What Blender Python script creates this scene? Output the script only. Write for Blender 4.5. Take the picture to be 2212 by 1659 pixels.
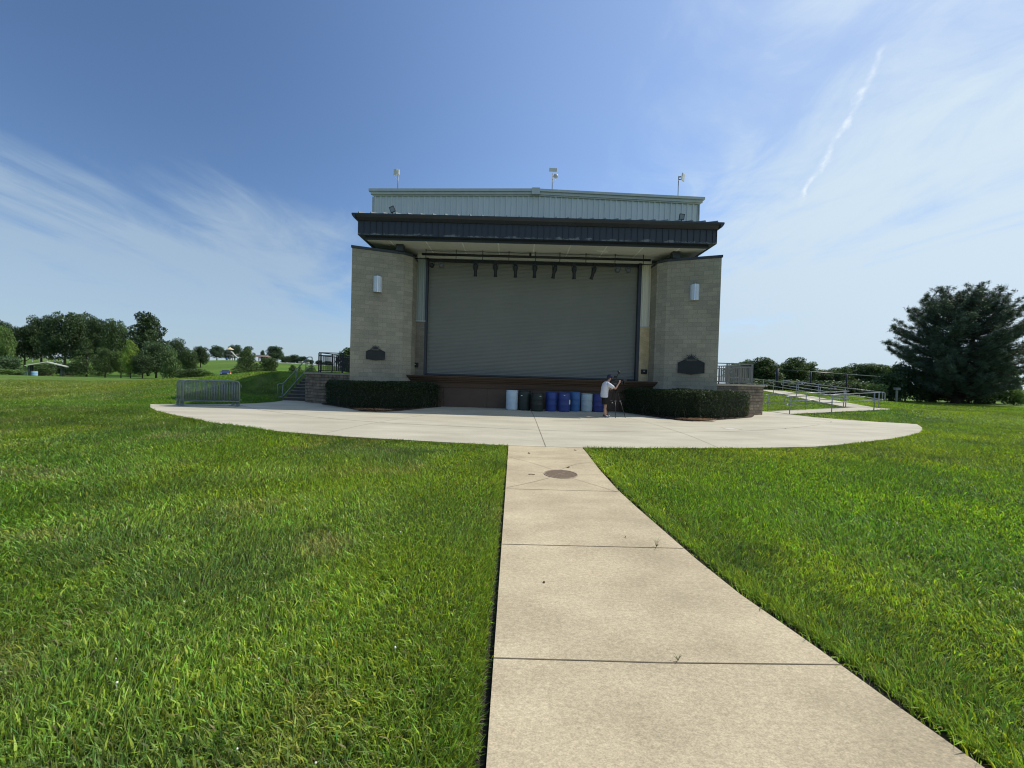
import bpy, bmesh, math, random
import numpy as np
from mathutils import Vector, Matrix

for o in list(bpy.data.objects):
    bpy.data.objects.remove(o)
scene = bpy.context.scene
COL = scene.collection
R = math.radians
random.seed(7)
rng = np.random.default_rng(7)

# ------------------------------------------------------------------ camera
EYE = 1.6
def make_camera():
    cam = bpy.data.cameras.new('camera')
    cam.sensor_width = 36.0
    cam.lens = 36.0 * 831.0 / 2212.0
    cam.clip_start = 0.05
    cam.clip_end = 6000
    ob = bpy.data.objects.new('camera', cam)
    COL.objects.link(ob)
    roll, pitch, yaw = .0283, -.0178, -.0054
    cy, sy, ct, st = math.cos(yaw), math.sin(yaw), math.cos(pitch), math.sin(pitch)
    u = Vector((cy, -sy, 0))
    f0 = Vector((sy, cy, 0))
    f = f0 * ct + Vector((0, 0, st))
    v = f0 * (-st) + Vector((0, 0, ct))
    c, s = math.cos(roll), math.sin(roll)
    right = u * c + v * s
    up = v * c - u * s
    m = Matrix((right, up, -f)).transposed().to_4x4()
    m.translation = Vector((0, 0, EYE))
    ob.matrix_world = m
    scene.camera = ob
make_camera()

# ------------------------------------------------------------------ light
SUN_AZ = R(72.6)      # clockwise from +Y (the way the camera looks)
SUN_EL = R(51.8)
SKY_STRENGTH = .125
def nodes(nt):
    nt.nodes.clear()
    return nt.nodes, nt.links
def make_world():
    w = bpy.data.worlds.new("World")
    scene.world = w
    w.use_nodes = True
    N, L = nodes(w.node_tree)
    out = N.new('ShaderNodeOutputWorld')
    bg = N.new('ShaderNodeBackground')
    bg.inputs['Strength'].default_value = SKY_STRENGTH
    sky = N.new('ShaderNodeTexSky')
    sky.sky_type = 'NISHITA'
    sky.sun_disc = False
    sky.sun_elevation = SUN_EL
    sky.sun_rotation = SUN_AZ
    sky.altitude = 250
    sky.air_density = 1.0
    sky.dust_density = 1.0
    sky.ozone_density = 4.0
    tc = N.new('ShaderNodeTexCoord')
    sep = N.new('ShaderNodeSeparateXYZ')
    L.new(tc.outputs['Generated'], sep.inputs[0])
    def math_(op, a, b=None, c=None, clamp=False):
        n = N.new('ShaderNodeMath'); n.operation = op; n.use_clamp = clamp
        for i, v in enumerate((a, b, c)):
            if v is None: continue
            if isinstance(v, (int, float)): n.inputs[i].default_value = v
            else: L.new(v, n.inputs[i])
        return n.outputs[0]
    X, Y, Z = sep.outputs
    zz = math_('ADD', math_('MAXIMUM', Z, 0.0), .10)
    px = math_('DIVIDE', X, zz)
    py = math_('DIVIDE', Y, zz)
    def cloud_noise(sx, sy, ox, oy, scale, detail, rough, dist):
        cb = N.new('ShaderNodeCombineXYZ')
        # streaks run away from the viewer, slightly slanted
        a = math_('ADD', px, math_('MULTIPLY', py, .12))
        L.new(math_('ADD', math_('MULTIPLY', a, sx), ox), cb.inputs[0])
        L.new(math_('ADD', math_('MULTIPLY', py, sy), oy), cb.inputs[1])
        n = N.new('ShaderNodeTexNoise')
        n.inputs['Scale'].default_value = scale
        n.inputs['Detail'].default_value = detail
        n.inputs['Roughness'].default_value = rough
        n.inputs['Distortion'].default_value = dist
        L.new(cb.outputs[0], n.inputs['Vector'])
        return n.outputs['Fac']
    def ramp(fac, lo, hi, a=0.0, b=1.0, smooth=True):
        m = N.new('ShaderNodeMapRange')
        m.interpolation_type = 'SMOOTHSTEP' if smooth else 'LINEAR'
        L.new(fac, m.inputs['Value'])
        m.inputs['From Min'].default_value = lo; m.inputs['From Max'].default_value = hi
        m.inputs['To Min'].default_value = a; m.inputs['To Max'].default_value = b
        return m.outputs['Result']
    n1 = cloud_noise(.95, .40, 5.1, 2.7, 1.1, 8, .55, 1.5)
    n2 = cloud_noise(1.5, 1.0, 7.7, 4.1, 1.7, 9, .66, 2.2)
    n3 = cloud_noise(1.0, .9, 17.0, 9.0, .55, 3, .5, .3)
    # cover: more on the right and low down
    right = ramp(X, -.15, .75)
    low = ramp(Z, .42, .06)
    leftlow = math_('MULTIPLY', ramp(X, -.15, -.60), ramp(Z, .44, .20))
    highleft = math_('MULTIPLY', ramp(X, .15, -.25), ramp(Z, .30, .50))
    cover = math_('ADD', math_('SUBTRACT', math_('MULTIPLY', right, .19), math_('MULTIPLY', highleft, .22)), math_('ADD', math_('MULTIPLY', low, .14), math_('MULTIPLY', leftlow, .16)))
    nn = math_('ADD', math_('MULTIPLY', n1, .66), math_('ADD', math_('MULTIPLY', n2, .17), math_('MULTIPLY', n3, .28)))
    dens = ramp(math_('ADD', nn, cover), .555, .80)
    dens = math_('MULTIPLY', dens, ramp(X, -.5, .3, .66, .92))
    # veil of thin cirrus over everything low down
    veil = math_('ADD', math_('MULTIPLY', ramp(Z, .34, .0), ramp(X, -.3, .4, .16, .34)), math_('ADD', math_('MULTIPLY', right, .06), math_('MULTIPLY', ramp(X, -.62, .25), .10)))
    dens = math_('MAXIMUM', dens, math_('ADD', veil, math_('MULTIPLY', dens, .55)))
    dens = math_('MINIMUM', dens, .93)
    # brightness of cloud depends on how near the sun it hangs
    dot = N.new('ShaderNodeVectorMath'); dot.operation = 'DOT_PRODUCT'
    L.new(tc.outputs['Generated'], dot.inputs[0])
    dot.inputs[1].default_value = (math.sin(SUN_AZ)*math.cos(SUN_EL), math.cos(SUN_AZ)*math.cos(SUN_EL), math.sin(SUN_EL))
    near = ramp(dot.outputs['Value'], .1, .98)
    mixc = N.new('ShaderNodeMix'); mixc.data_type = 'RGBA'
    L.new(near, mixc.inputs[0])
    mixc.inputs[6].default_value = (3.55, 4.55, 5.5, 1)
    mixc.inputs[7].default_value = (5.7, 6.75, 7.5, 1)
    # old contrail: a thin broken band near one great circle, high on the right
    def cdir(px_, py_):
        U = (px_ - 1106) / 831.0; V = (829.5 - py_) / 831.0
        c, s = math.cos(.0283), math.sin(.0283)
        u_, v_ = c*U - s*V, s*U + c*V
        st, ct = math.sin(-.0178), math.cos(-.0178)
        return Vector((u_, ct - st*v_, st + ct*v_)).normalized()
    A, B = cdir(1905, 110), cdir(1722, 440)
    nrm = A.cross(B).normalized()
    mid = (A + B).normalized()
    def vdot(v):
        d = N.new('ShaderNodeVectorMath'); d.operation = 'DOT_PRODUCT'
        L.new(tc.outputs['Generated'], d.inputs[0]); d.inputs[1].default_value = v
        return d.outputs['Value']
    tn = N.new('ShaderNodeTexNoise'); tn.inputs['Scale'].default_value = 26; tn.inputs['Detail'].default_value = 4
    L.new(tc.outputs['Generated'], tn.inputs['Vector'])
    wob = math_('MULTIPLY', math_('SUBTRACT', tn.outputs['Fac'], .5), .034)
    along = vdot(nrm.cross(mid))
    bow = math_('MULTIPLY', math_('MULTIPLY', along, along), -.16)
    off = math_('ABSOLUTE', math_('ADD', math_('ADD', vdot(nrm), wob), bow))
    wid = ramp(math_('ABSOLUTE', off), .0082, .0)
    lenm = ramp(vdot(mid), math.cos(A.angle(B)*.56), math.cos(A.angle(B)*.38))
    tn2 = N.new('ShaderNodeTexNoise'); tn2.inputs['Scale'].default_value = 55; tn2.inputs['Detail'].default_value = 3
    L.new(tc.outputs['Generated'], tn2.inputs['Vector'])
    trail = math_('MULTIPLY', math_('MULTIPLY', wid, lenm), ramp(tn2.outputs['Fac'], .38, .64, .22, .95))
    mix = N.new('ShaderNodeMix'); mix.data_type = 'RGBA'
    L.new(dens, mix.inputs[0])
    tint = N.new('ShaderNodeMix'); tint.data_type = 'RGBA'; tint.blend_type = 'MULTIPLY'; tint.inputs[0].default_value = 1; tint.inputs[7].default_value = (.90, 1.0, 1.09, 1)
    L.new(sky.outputs[0], tint.inputs[6])
    sun_side = N.new('ShaderNodeVectorMath'); sun_side.operation = 'SCALE'
    L.new(tint.outputs[2], sun_side.inputs[0]); L.new(math_('MULTIPLY', ramp(X, -.75, .1, .93, 1.32), ramp(X, .25, .8, 1.0, .74)), sun_side.inputs['Scale'])
    L.new(sun_side.outputs[0], mix.inputs[6])
    L.new(mixc.outputs[2], mix.inputs[7])
    mix2 = N.new('ShaderNodeMix'); mix2.data_type = 'RGBA'
    L.new(math_('MULTIPLY', trail, .72), mix2.inputs[0]); L.new(mix.outputs[2], mix2.inputs[6]); mix2.inputs[7].default_value = (7.3, 7.9, 8.4, 1)
    L.new(mix2.outputs[2], bg.inputs['Color'])
    L.new(bg.outputs[0], out.inputs['Surface'])
make_world()

sun = bpy.data.lights.new('sun', 'SUN')
sun.energy = 4.0
sun.angle = R(.5)
sun.color = (1.0, .945, .86)
so = bpy.data.objects.new('sun', sun)
COL.objects.link(so)
sd = Vector((math.sin(SUN_AZ)*math.cos(SUN_EL), math.cos(SUN_AZ)*math.cos(SUN_EL), math.sin(SUN_EL)))
so.rotation_euler = sd.to_track_quat('Z', 'Y').to_euler()
so.location = (30, 10, 40)

scene.view_settings.view_transform = 'Standard'
scene.view_settings.look = 'None'
scene.view_settings.exposure = 0.0
scene.view_settings.gamma = 1.0
scene.render.engine = 'CYCLES'
scene.cycles.max_bounces = 6
scene.cycles.transparent_max_bounces = 8
scene.cycles.use_denoising = True
scene.cycles.denoiser = 'OPENIMAGEDENOISE'
scene.cycles.denoising_input_passes = 'RGB_ALBEDO_NORMAL'
scene.cycles.denoising_prefilter = 'ACCURATE'
scene.cycles.filter_width = 1.1
scene.cycles.use_adaptive_sampling = False
scene.cycles.sample_clamp_indirect = 4.0

# ------------------------------------------------------------------ materials
MATS = {}
def mat(name, col, rough=.7, metal=0., var=.0, vscale=3., col2=None, bump=0., bscale=30., spec=.4, detail=6, stretch=None, transl=0., speck=0., sscale=200.):
    if name in MATS: return MATS[name]
    m = bpy.data.materials.new(name); m.use_nodes = True
    N, L = nodes(m.node_tree)
    out = N.new('ShaderNodeOutputMaterial'); b = N.new('ShaderNodeBsdfPrincipled')
    b.inputs['Roughness'].default_value = rough
    b.inputs['Metallic'].default_value = metal
    b.inputs['Specular IOR Level'].default_value = spec
    tc = N.new('ShaderNodeTexCoord')
    vec = tc.outputs['Object']
    if stretch:
        mp = N.new('ShaderNodeMapping'); mp.inputs['Scale'].default_value = stretch
        L.new(vec, mp.inputs[0]); vec = mp.outputs[0]
    c = (*col, 1)
    if col2 is None:
        col2 = tuple(min(1, x*(1-var)) for x in col); colA = tuple(min(1, x*(1+var)) for x in col)
    else:
        colA = col
    n = N.new('ShaderNodeTexNoise'); n.inputs['Scale'].default_value = vscale; n.inputs['Detail'].default_value = detail; n.inputs['Roughness'].default_value = .62
    L.new(vec, n.inputs['Vector'])
    r = N.new('ShaderNodeValToRGB'); r.color_ramp.elements[0].position = .32; r.color_ramp.elements[1].position = .68
    r.color_ramp.elements[0].color = (*col2, 1); r.color_ramp.elements[1].color = (*colA, 1)
    L.new(n.outputs['Fac'], r.inputs[0])
    if speck > 0:
        acc = None
        for sc_, am in ((sscale, speck), (sscale*.3, speck*.6), (.7, speck*.55)):
            n3 = N.new('ShaderNodeTexNoise'); n3.inputs['Scale'].default_value = sc_; n3.inputs['Detail'].default_value = 4
            L.new(vec, n3.inputs['Vector'])
            q = N.new('ShaderNodeMapRange'); q.inputs[1].default_value = .3; q.inputs[2].default_value = .7; q.inputs[3].default_value = 1-am; q.inputs[4].default_value = 1+am
            L.new(n3.outputs['Fac'], q.inputs[0])
            if acc is None: acc = q.outputs[0]
            else:
                mu = N.new('ShaderNodeMath'); mu.operation = 'MULTIPLY'; L.new(acc, mu.inputs[0]); L.new(q.outputs[0], mu.inputs[1]); acc = mu.outputs[0]
        vs = N.new('ShaderNodeVectorMath'); vs.operation = 'SCALE'; L.new(r.outputs[0], vs.inputs[0]); L.new(acc, vs.inputs['Scale'])
        L.new(vs.outputs[0], b.inputs['Base Color'])
    else: L.new(r.outputs[0], b.inputs['Base Color'])
    if bump > 0:
        n2 = N.new('ShaderNodeTexNoise'); n2.inputs['Scale'].default_value = bscale; n2.inputs['Detail'].default_value = 5
        L.new(vec, n2.inputs['Vector'])
        bp = N.new('ShaderNodeBump'); bp.inputs['Strength'].default_value = bump; bp.inputs['Distance'].default_value = .02
        L.new(n2.outputs['Fac'], bp.inputs['Height']); L.new(bp.outputs[0], b.inputs['Normal'])
    if transl > 0:
        t = N.new('ShaderNodeBsdfTranslucent'); L.new(r.outputs[0], t.inputs['Color'])
        mx = N.new('ShaderNodeMixShader'); mx.inputs[0].default_value = transl
        L.new(b.outputs[0], mx.inputs[1]); L.new(t.outputs[0], mx.inputs[2]); L.new(mx.outputs[0], out.inputs['Surface'])
    else:
        L.new(b.outputs[0], out.inputs['Surface'])
    MATS[name] = m
    return m

def brick_mat(name, c1, c2, mortar, bw, bh, ms, bump=.5, var=.25, rough=.85, offset=.5, squash=1.0, sf=2, noise_scale=1.2):
    m = bpy.data.materials.new(name); m.use_nodes = True
    N, L = nodes(m.node_tree)
    out = N.new('ShaderNodeOutputMaterial'); b = N.new('ShaderNodeBsdfPrincipled')
    b.inputs['Roughness'].default_value = rough; b.inputs['Specular IOR Level'].default_value = .25
    uv = N.new('ShaderNodeUVMap'); uv.uv_map = 'UVMap'
    br = N.new('ShaderNodeTexBrick'); br.offset = offset; br.squash = squash; br.squash_frequency = sf
    br.inputs['Color1'].default_value = (*c1, 1); br.inputs['Color2'].default_value = (*c2, 1); br.inputs['Mortar'].default_value = (*mortar, 1)
    br.inputs['Scale'].default_value = 1; br.inputs['Brick Width'].default_value = bw; br.inputs['Row Height'].default_value = bh
    br.inputs['Mortar Size'].default_value = ms; br.inputs['Mortar Smooth'].default_value = .3; br.inputs['Bias'].default_value = -.1
    L.new(uv.outputs[0], br.inputs['Vector'])
    n = N.new('ShaderNodeTexNoise'); n.inputs['Scale'].default_value = noise_scale; n.inputs['Detail'].default_value = 8; n.inputs['Roughness'].default_value = .65
    L.new(uv.outputs[0], n.inputs['Vector'])
    mr = N.new('ShaderNodeMapRange'); L.new(n.outputs['Fac'], mr.inputs[0]); mr.inputs[1].default_value = .3; mr.inputs[2].default_value = .7; mr.inputs[3].default_value = 1-var; mr.inputs[4].default_value = 1+var
    n4 = N.new('ShaderNodeTexNoise'); n4.inputs['Scale'].default_value = 22; n4.inputs['Detail'].default_value = 4
    L.new(uv.outputs[0], n4.inputs['Vector'])
    mr2 = N.new('ShaderNodeMapRange'); L.new(n4.outputs['Fac'], mr2.inputs[0]); mr2.inputs[1].default_value = .3; mr2.inputs[2].default_value = .7; mr2.inputs[3].default_value = .86; mr2.inputs[4].default_value = 1.14
    mm = N.new('ShaderNodeMath'); mm.operation = 'MULTIPLY'; L.new(mr.outputs[0], mm.inputs[0]); L.new(mr2.outputs[0], mm.inputs[1])
    vm = N.new('ShaderNodeVectorMath'); vm.operation = 'SCALE'; L.new(br.outputs['Color'], vm.inputs[0]); L.new(mm.outputs[0], vm.inputs['Scale'])
    L.new(vm.outputs[0], b.inputs['Base Color'])
    ad = N.new('ShaderNodeMath'); ad.operation = 'SUBTRACT'; 
    sc = N.new('ShaderNodeMath'); sc.operation = 'MULTIPLY'; sc.inputs[1].default_value = .35; L.new(n4.outputs['Fac'], sc.inputs[0])
    L.new(sc.outputs[0], ad.inputs[0]); L.new(br.outputs['Fac'], ad.inputs[1])
    bp = N.new('ShaderNodeBump'); bp.inputs['Strength'].default_value = bump; bp.inputs['Distance'].default_value = .02
    L.new(ad.outputs[0], bp.inputs['Height']); L.new(bp.outputs[0], b.inputs['Normal'])
    L.new(b.outputs[0], out.inputs['Surface'])
    return m

def vcol_mat(name, rough=.55, transl=.4, spec=.35, attr='Col'):
    m = bpy.data.materials.new(name); m.use_nodes = True
    N, L = nodes(m.node_tree)
    out = N.new('ShaderNodeOutputMaterial'); b = N.new('ShaderNodeBsdfPrincipled'); t = N.new('ShaderNodeBsdfTranslucent'); mx = N.new('ShaderNodeMixShader')
    a = N.new('ShaderNodeAttribute'); a.attribute_name = attr
    b.inputs['Roughness'].default_value = rough; b.inputs['Specular IOR Level'].default_value = spec
    L.new(a.outputs['Color'], b.inputs['Base Color'])
    hs = N.new('ShaderNodeMix'); hs.data_type = 'RGBA'; hs.blend_type = 'MULTIPLY'; hs.inputs[0].default_value = 1
    L.new(a.outputs['Color'], hs.inputs[6]); hs.inputs[7].default_value = (1.24, 1.14, .42, 1)
    L.new(hs.outputs[2], t.inputs['Color'])
    mx.inputs[0].default_value = transl
    L.new(b.outputs[0], mx.inputs[1]); L.new(t.outputs[0], mx.inputs[2]); L.new(mx.outputs[0], out.inputs['Surface'])
    return m

# ------------------------------------------------------------------ object helpers
def tag(o, label=None, cat=None, group=None, kind=None):
    if label: o['label'] = label
    if cat: o['category'] = cat
    if group: o['group'] = group
    if kind: o['kind'] = kind
    return o
def thing(name, label, cat, loc=(0, 0, 0), rz=0., group=None):
    o = bpy.data.objects.new(name, None); COL.objects.link(o)
    o.empty_display_size = .2
    o.location = loc; o.rotation_euler = (0, 0, rz)
    return tag(o, label, cat, group)
def copy_tree(o, parent=None):
    c = o.copy(); COL.objects.link(c)
    if parent: c.parent = parent
    for ch in list(KIDS.get(o.name, [])):
        k = copy_tree(ch, c)
        KIDS.setdefault(c.name, []).append(k)
    return c
KIDS = {}
def put(o, parent):
    if parent is not None:
        o.parent = parent
        KIDS.setdefault(parent.name, []).append(o)

class MB:
    """collects geometry; build() links it as one mesh object"""
    def __init__(s): s.v = []; s.f = []; s.uv = []; s.smooth = []
    def quad(s, a, b, c, d, uv=None, sm=False):
        i = len(s.v); s.v += [tuple(a), tuple(b), tuple(c), tuple(d)]; s.f.append((i, i+1, i+2, i+3)); s.uv.append(uv); s.smooth.append(sm)
    def poly(s, pts, uv=None, sm=False):
        i = len(s.v); s.v += [tuple(p) for p in pts]; s.f.append(tuple(range(i, i+len(pts)))); s.uv.append(uv); s.smooth.append(sm)
    def box(s, x0, x1, y0, y1, z0, z1, m=None):
        c = [(x0,y0,z0),(x1,y0,z0),(x1,y1,z0),(x0,y1,z0),(x0,y0,z1),(x1,y0,z1),(x1,y1,z1),(x0,y1,z1)]
        if m is not None: c = [tuple(m @ Vector(p)) for p in c]
        i = len(s.v); s.v += c
        for f in ((0,3,2,1),(4,5,6,7),(0,1,5,4),(1,2,6,5),(2,3,7,6),(3,0,4,7)):
            s.f.append(tuple(i+k for k in f)); s.uv.append(None); s.smooth.append(False)
    def bar(s, a, b, w, h=None):
        """square bar from a to b"""
        h = h or w
        a, b = Vector(a), Vector(b); d = b - a; L_ = d.length
        q = d.to_track_quat('Z', 'Y' if abs(d.normalized().z) < .99 else 'X')
        m = Matrix.Translation(a) @ q.to_matrix().to_4x4()
        s.box(-w/2, w/2, -h/2, h/2, 0, L_, m)
    def tube(s, pts, r, n=8, cap=True, sm=True):
        pts = [Vector(p) for p in pts]
        rr = r if isinstance(r, (list, tuple)) else [r]*len(pts)
        base = len(s.v); up = None
        for k, p in enumerate(pts):
            if k == 0: d = pts[1]-p
            elif k == len(pts)-1: d = p-pts[k-1]
            else: d = (pts[k+1]-p).normalized() + (p-pts[k-1]).normalized()
            if d.length < 1e-9: d = Vector((0,0,1))
            d.normalize()
            if up is None:
                up = Vector((0,0,1)) if abs(d.z) < .9 else Vector((1,0,0))
            a = d.cross(up)
            if a.length < 1e-6: a = d.cross(Vector((0,1,0)))
            a.normalize(); b = a.cross(d).normalized(); up = b
            for j in range(n):
                t = 2*math.pi*j/n
                s.v.append(tuple(p + (a*math.cos(t)+b*math.sin(t))*rr[k]))
        for k in range(len(pts)-1):
            for j in range(n):
                j2 = (j+1) % n
                s.f.append((base+k*n+j, base+(k+1)*n+j, base+(k+1)*n+j2, base+k*n+j2)); s.uv.append(None); s.smooth.append(sm)
        if cap:
            s.f.append(tuple(base+j for j in range(n))); s.uv.append(None); s.smooth.append(False)
            e = base+(len(pts)-1)*n
            s.f.append(tuple(e+j for j in reversed(range(n)))); s.uv.append(None); s.smooth.append(False)
    def lathe(s, prof, c=(0,0,0), n=24, axis='z', sm=True, m=None):
        base = len(s.v)
        for (r, z) in prof:
            for j in range(n):
                t = 2*math.pi*j/n
                p = Vector((r*math.cos(t), r*math.sin(t), z))
                if m is not None: p = m @ p
                s.v.append((p.x+c[0], p.y+c[1], p.z+c[2]))
        for k in range(len(prof)-1):
            for j in range(n):
                j2 = (j+1) % n
                s.f.append((base+k*n+j, base+k*n+j2, base+(k+1)*n+j2, base+(k+1)*n+j)); s.uv.append(None); s.smooth.append(sm)
    def disc(s, c, r, n=32, m=None):
        p = []
        for j in range(n):
            t = 2*math.pi*j/n
            q = Vector((r*math.cos(t), r*math.sin(t), 0))
            if m is not None: q = m @ q
            p.append((c[0]+q.x, c[1]+q.y, c[2]+q.z))
        s.poly(p)
    def prism(s, poly, z0, z1, top=True, bottom=False, uvw=False):
        n = len(poly); u = 0
        for k in range(n):
            a, b = poly[k], poly[(k+1) % n]
            L_ = math.hypot(b[0]-a[0], b[1]-a[1])
            s.quad((a[0],a[1],z0),(b[0],b[1],z0),(b[0],b[1],z1),(a[0],a[1],z1), uv=((u,z0),(u+L_,z0),(u+L_,z1),(u,z1)))
            u += L_
        if top: s.poly([(p[0],p[1],z1) for p in poly], uv=[(p[0],p[1]) for p in poly])
        if bottom: s.poly([(p[0],p[1],z0) for p in reversed(poly)], uv=[(p[0],p[1]) for p in reversed(poly)])
    def extrude_x(s, prof, x0, x1, sm=False, close=False):
        """profile list of (y,z) swept along x"""
        n = len(prof)
        rng_ = range(n if close else n-1)
        for k in rng_:
            a, b = prof[k], prof[(k+1) % n]
            s.quad((x0,a[0],a[1]),(x1,a[0],a[1]),(x1,b[0],b[1]),(x0,b[0],b[1]), sm=sm)
        if close:
            s.poly([(x0,p[0],p[1]) for p in reversed(prof)]); s.poly([(x1,p[0],p[1]) for p in prof])
    def build(s, name, material, parent=None, world=False, bevel=0., weld=False):
        me = bpy.data.meshes.new(name)
        v = s.v
        if world and parent is not None:
            lx, ly, lz = parent.location
            if parent.parent is not None:
                g = parent.parent.location; lx += g[0]; ly += g[1]; lz += g[2]
            v = [(p[0]-lx, p[1]-ly, p[2]-lz) for p in v]
        me.from_pydata(v, [], s.f)
        if any(u is not None for u in s.uv):
            ul = me.uv_layers.new(name='UVMap'); arr = []
            for f, u in zip(s.f, s.uv):
                if u is None: arr += [0., 0.]*len(f)
                else:
                    for q in u: arr += [q[0], q[1]]
            ul.data.foreach_set('uv', arr)
        me.polygons.foreach_set('use_smooth', s.smooth)
        if weld or bevel:
            bm = bmesh.new(); bm.from_mesh(me)
            bmesh.ops.remove_doubles(bm, verts=bm.verts, dist=.0004)
            bmesh.ops.recalc_face_normals(bm, faces=bm.faces)
            bm.to_mesh(me); bm.free()
        me.materials.append(material)
        me.update()
        o = bpy.data.objects.new(name, me); COL.objects.link(o)
        if bevel:
            md = o.modifiers.new('bevel', 'BEVEL'); md.width = bevel; md.segments = 2; md.limit_method = 'ANGLE'; md.angle_limit = R(40)
        put(o, parent)
        return o

def np_mesh(name, verts, faces_quads, material, cols=None, tris=None, parent=None, smooth=False):
    me = bpy.data.meshes.new(name)
    nv = len(verts); nq = 0 if faces_quads is None else len(faces_quads); nt = 0 if tris is None else len(tris)
    me.vertices.add(nv); me.vertices.foreach_set('co', np.ascontiguousarray(verts, dtype=np.float32).ravel())
    nl = nq*4 + nt*3
    me.loops.add(nl); me.polygons.add(nq+nt)
    parts = []; ls = []
    if nq: parts.append(faces_quads.ravel()); ls.append(np.arange(nq)*4)
    if nt: parts.append(tris.ravel()); ls.append(nq*4+np.arange(nt)*3)
    me.loops.foreach_set('vertex_index', np.concatenate(parts).astype(np.int32))
    me.polygons.foreach_set('loop_start', np.concatenate(ls).astype(np.int32))
    if smooth: me.polygons.foreach_set('use_smooth', np.ones(nq+nt, dtype=bool))
    if cols is not None:
        ca = me.color_attributes.new('Col', 'FLOAT_COLOR', 'POINT')
        c4 = np.ones((nv, 4), dtype=np.float32); c4[:, :3] = cols
        ca.data.foreach_set('color', c4.ravel())
    me.materials.append(material)
    me.update(calc_edges=True)
    o = bpy.data.objects.new(name, me); COL.objects.link(o)
    put(o, parent)
    return o

# value noise in numpy
_lat = np.random.default_rng(99).random((256, 256))
def vnoise(x, y):
    xi = np.floor(x).astype(int); yi = np.floor(y).astype(int)
    fx = x-xi; fy = y-yi; fx = fx*fx*(3-2*fx); fy = fy*fy*(3-2*fy)
    a = _lat[xi & 255, yi & 255]; b = _lat[(xi+1) & 255, yi & 255]; c = _lat[xi & 255, (yi+1) & 255]; d = _lat[(xi+1) & 255, (yi+1) & 255]
    return (a*(1-fx)+b*fx)*(1-fy)+(c*(1-fx)+d*fx)*fy
def fbm(x, y, o=4):
    s = 0; a = .5; t = 0
    for k in range(o):
        s = s + a*vnoise(x*2**k+13.7*k, y*2**k+5.1*k); t += a; a *= .5
    return s/t
def sstep(a, b, x):
    t = np.clip((x-a)/(b-a), 0, 1); return t*t*(3-2*t)

# ------------------------------------------------------------------ site outlines (metres, world)
PATH = [(-.09, 8.975), (-.08, 5.5), (-.07, 1.5), (-.08, -8), (2.2, -8), (2.10, 1.0), (2.05, 1.61), (1.97, 1.98), (1.90, 2.35), (1.77, 2.91),
        (1.70, 3.47), (1.66, 4.03), (1.60, 4.84), (1.56, 5.65), (1.57, 6.95), (1.62, 8.15), (1.64, 8.975)]
PLAZA = [(-15.58, 16.4), (-14.3, 15.05), (-13.0, 13.95), (-11.55, 12.97), (-9.9, 11.93), (-8.8, 11.26), (-7.64, 10.78), (-6.22, 10.10), (-5.19, 9.80), (-4.17, 9.57),
         (-3.26, 9.42), (-2.71, 9.34), (-1.55, 9.17), (-.09, 8.985), (1.64, 8.985), (2.8, 9.13), (3.95, 9.30), (5.17, 9.50), (6.47, 9.75), (7.9, 10.12),
         (8.9, 10.55), (10.25, 11.25), (12.0, 12.2), (13.5, 13.15), (14.8, 14.0), (15.75, 14.85), (16.9, 15.95), (18.2, 17.40), (17.95, 17.62), (17.0, 17.95),
         (15.9, 18.8), (15.3, 19.7), (15.1, 21.1), (15.1, 22.85), (13.0, 22.9), (13.0, 20.5), (9.6, 22.0), (-7.8, 22.0),
         (-10.85, 20.6), (-12.45, 20.75), (-12.26, 20.08), (-12.13, 19.21), (-12.45, 18.3), (-12.9, 17.75), (-13.6, 17.2), (-14.49, 16.85)]
RAMP_LOW = [(15.1, 21.1), (19.6, 21.1), (21.3, 21.7), (21.25, 22.7), (19.55, 22.85), (15.1, 22.85)]
RAMP_UP = [(19.55, 22.85), (21.25, 22.7), (23.8, 34.0), (23.8, 36.2), (12.0, 36.2), (12.0, 34.4), (22.0, 34.2)]
MULCH_L = [(-9.6, 19.3), (-9.44, 18.85), (-8.56, 18.15), (-7.0, 16.72), (-6.35, 16.0), (-5.7, 15.95), (-4.95, 16.45), (-4.5, 17.6), (-3.65, 19.4), (-6, 19.8)]
MULCH_R = [(5.6, 19.45), (5.75, 19.0), (6.2, 17.5), (6.85, 15.98), (7.35, 15.72), (7.95, 16.05), (10.0, 17.4), (11.4, 18.42), (12.05, 19.3), (12.1, 19.7), (9, 19.5)]
TERRACE_L = [(-10.85, 19.95), (-7.85, 18.35), (-7.85, 27.5), (-10.85, 27.5)]
TERRACE_R = [(9.65, 18.35), (13.0, 20.15), (13.0, 27.5), (9.65, 27.5)]
STAIR = [(-12.42, 20.7), (-10.85, 20.7), (-10.85, 23.3), (-12.42, 23.3)]

def inside(poly, x, y):
    x = np.asarray(x, float); y = np.asarray(y, float); r = np.zeros(x.shape, bool)
    n = len(poly)
    for i in range(n):
        x0, y0 = poly[i]; x1, y1 = poly[(i+1) % n]
        if y0 == y1: continue
        c = ((y0 > y) != (y1 > y)) & (x < (x1-x0)*(y-y0)/(y1-y0)+x0)
        r ^= c
    return r
def pdist(poly, x, y):
    d = np.full(np.shape(x), 1e9)
    n = len(poly)
    for i in range(n):
        x0, y0 = poly[i]; x1, y1 = poly[(i+1) % n]
        dx, dy = x1-x0, y1-y0
        t = np.clip(((x-x0)*dx+(y-y0)*dy)/(dx*dx+dy*dy), 0, 1)
        d = np.minimum(d, np.hypot(x-x0-t*dx, y-y0-t*dy))
    return d

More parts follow.
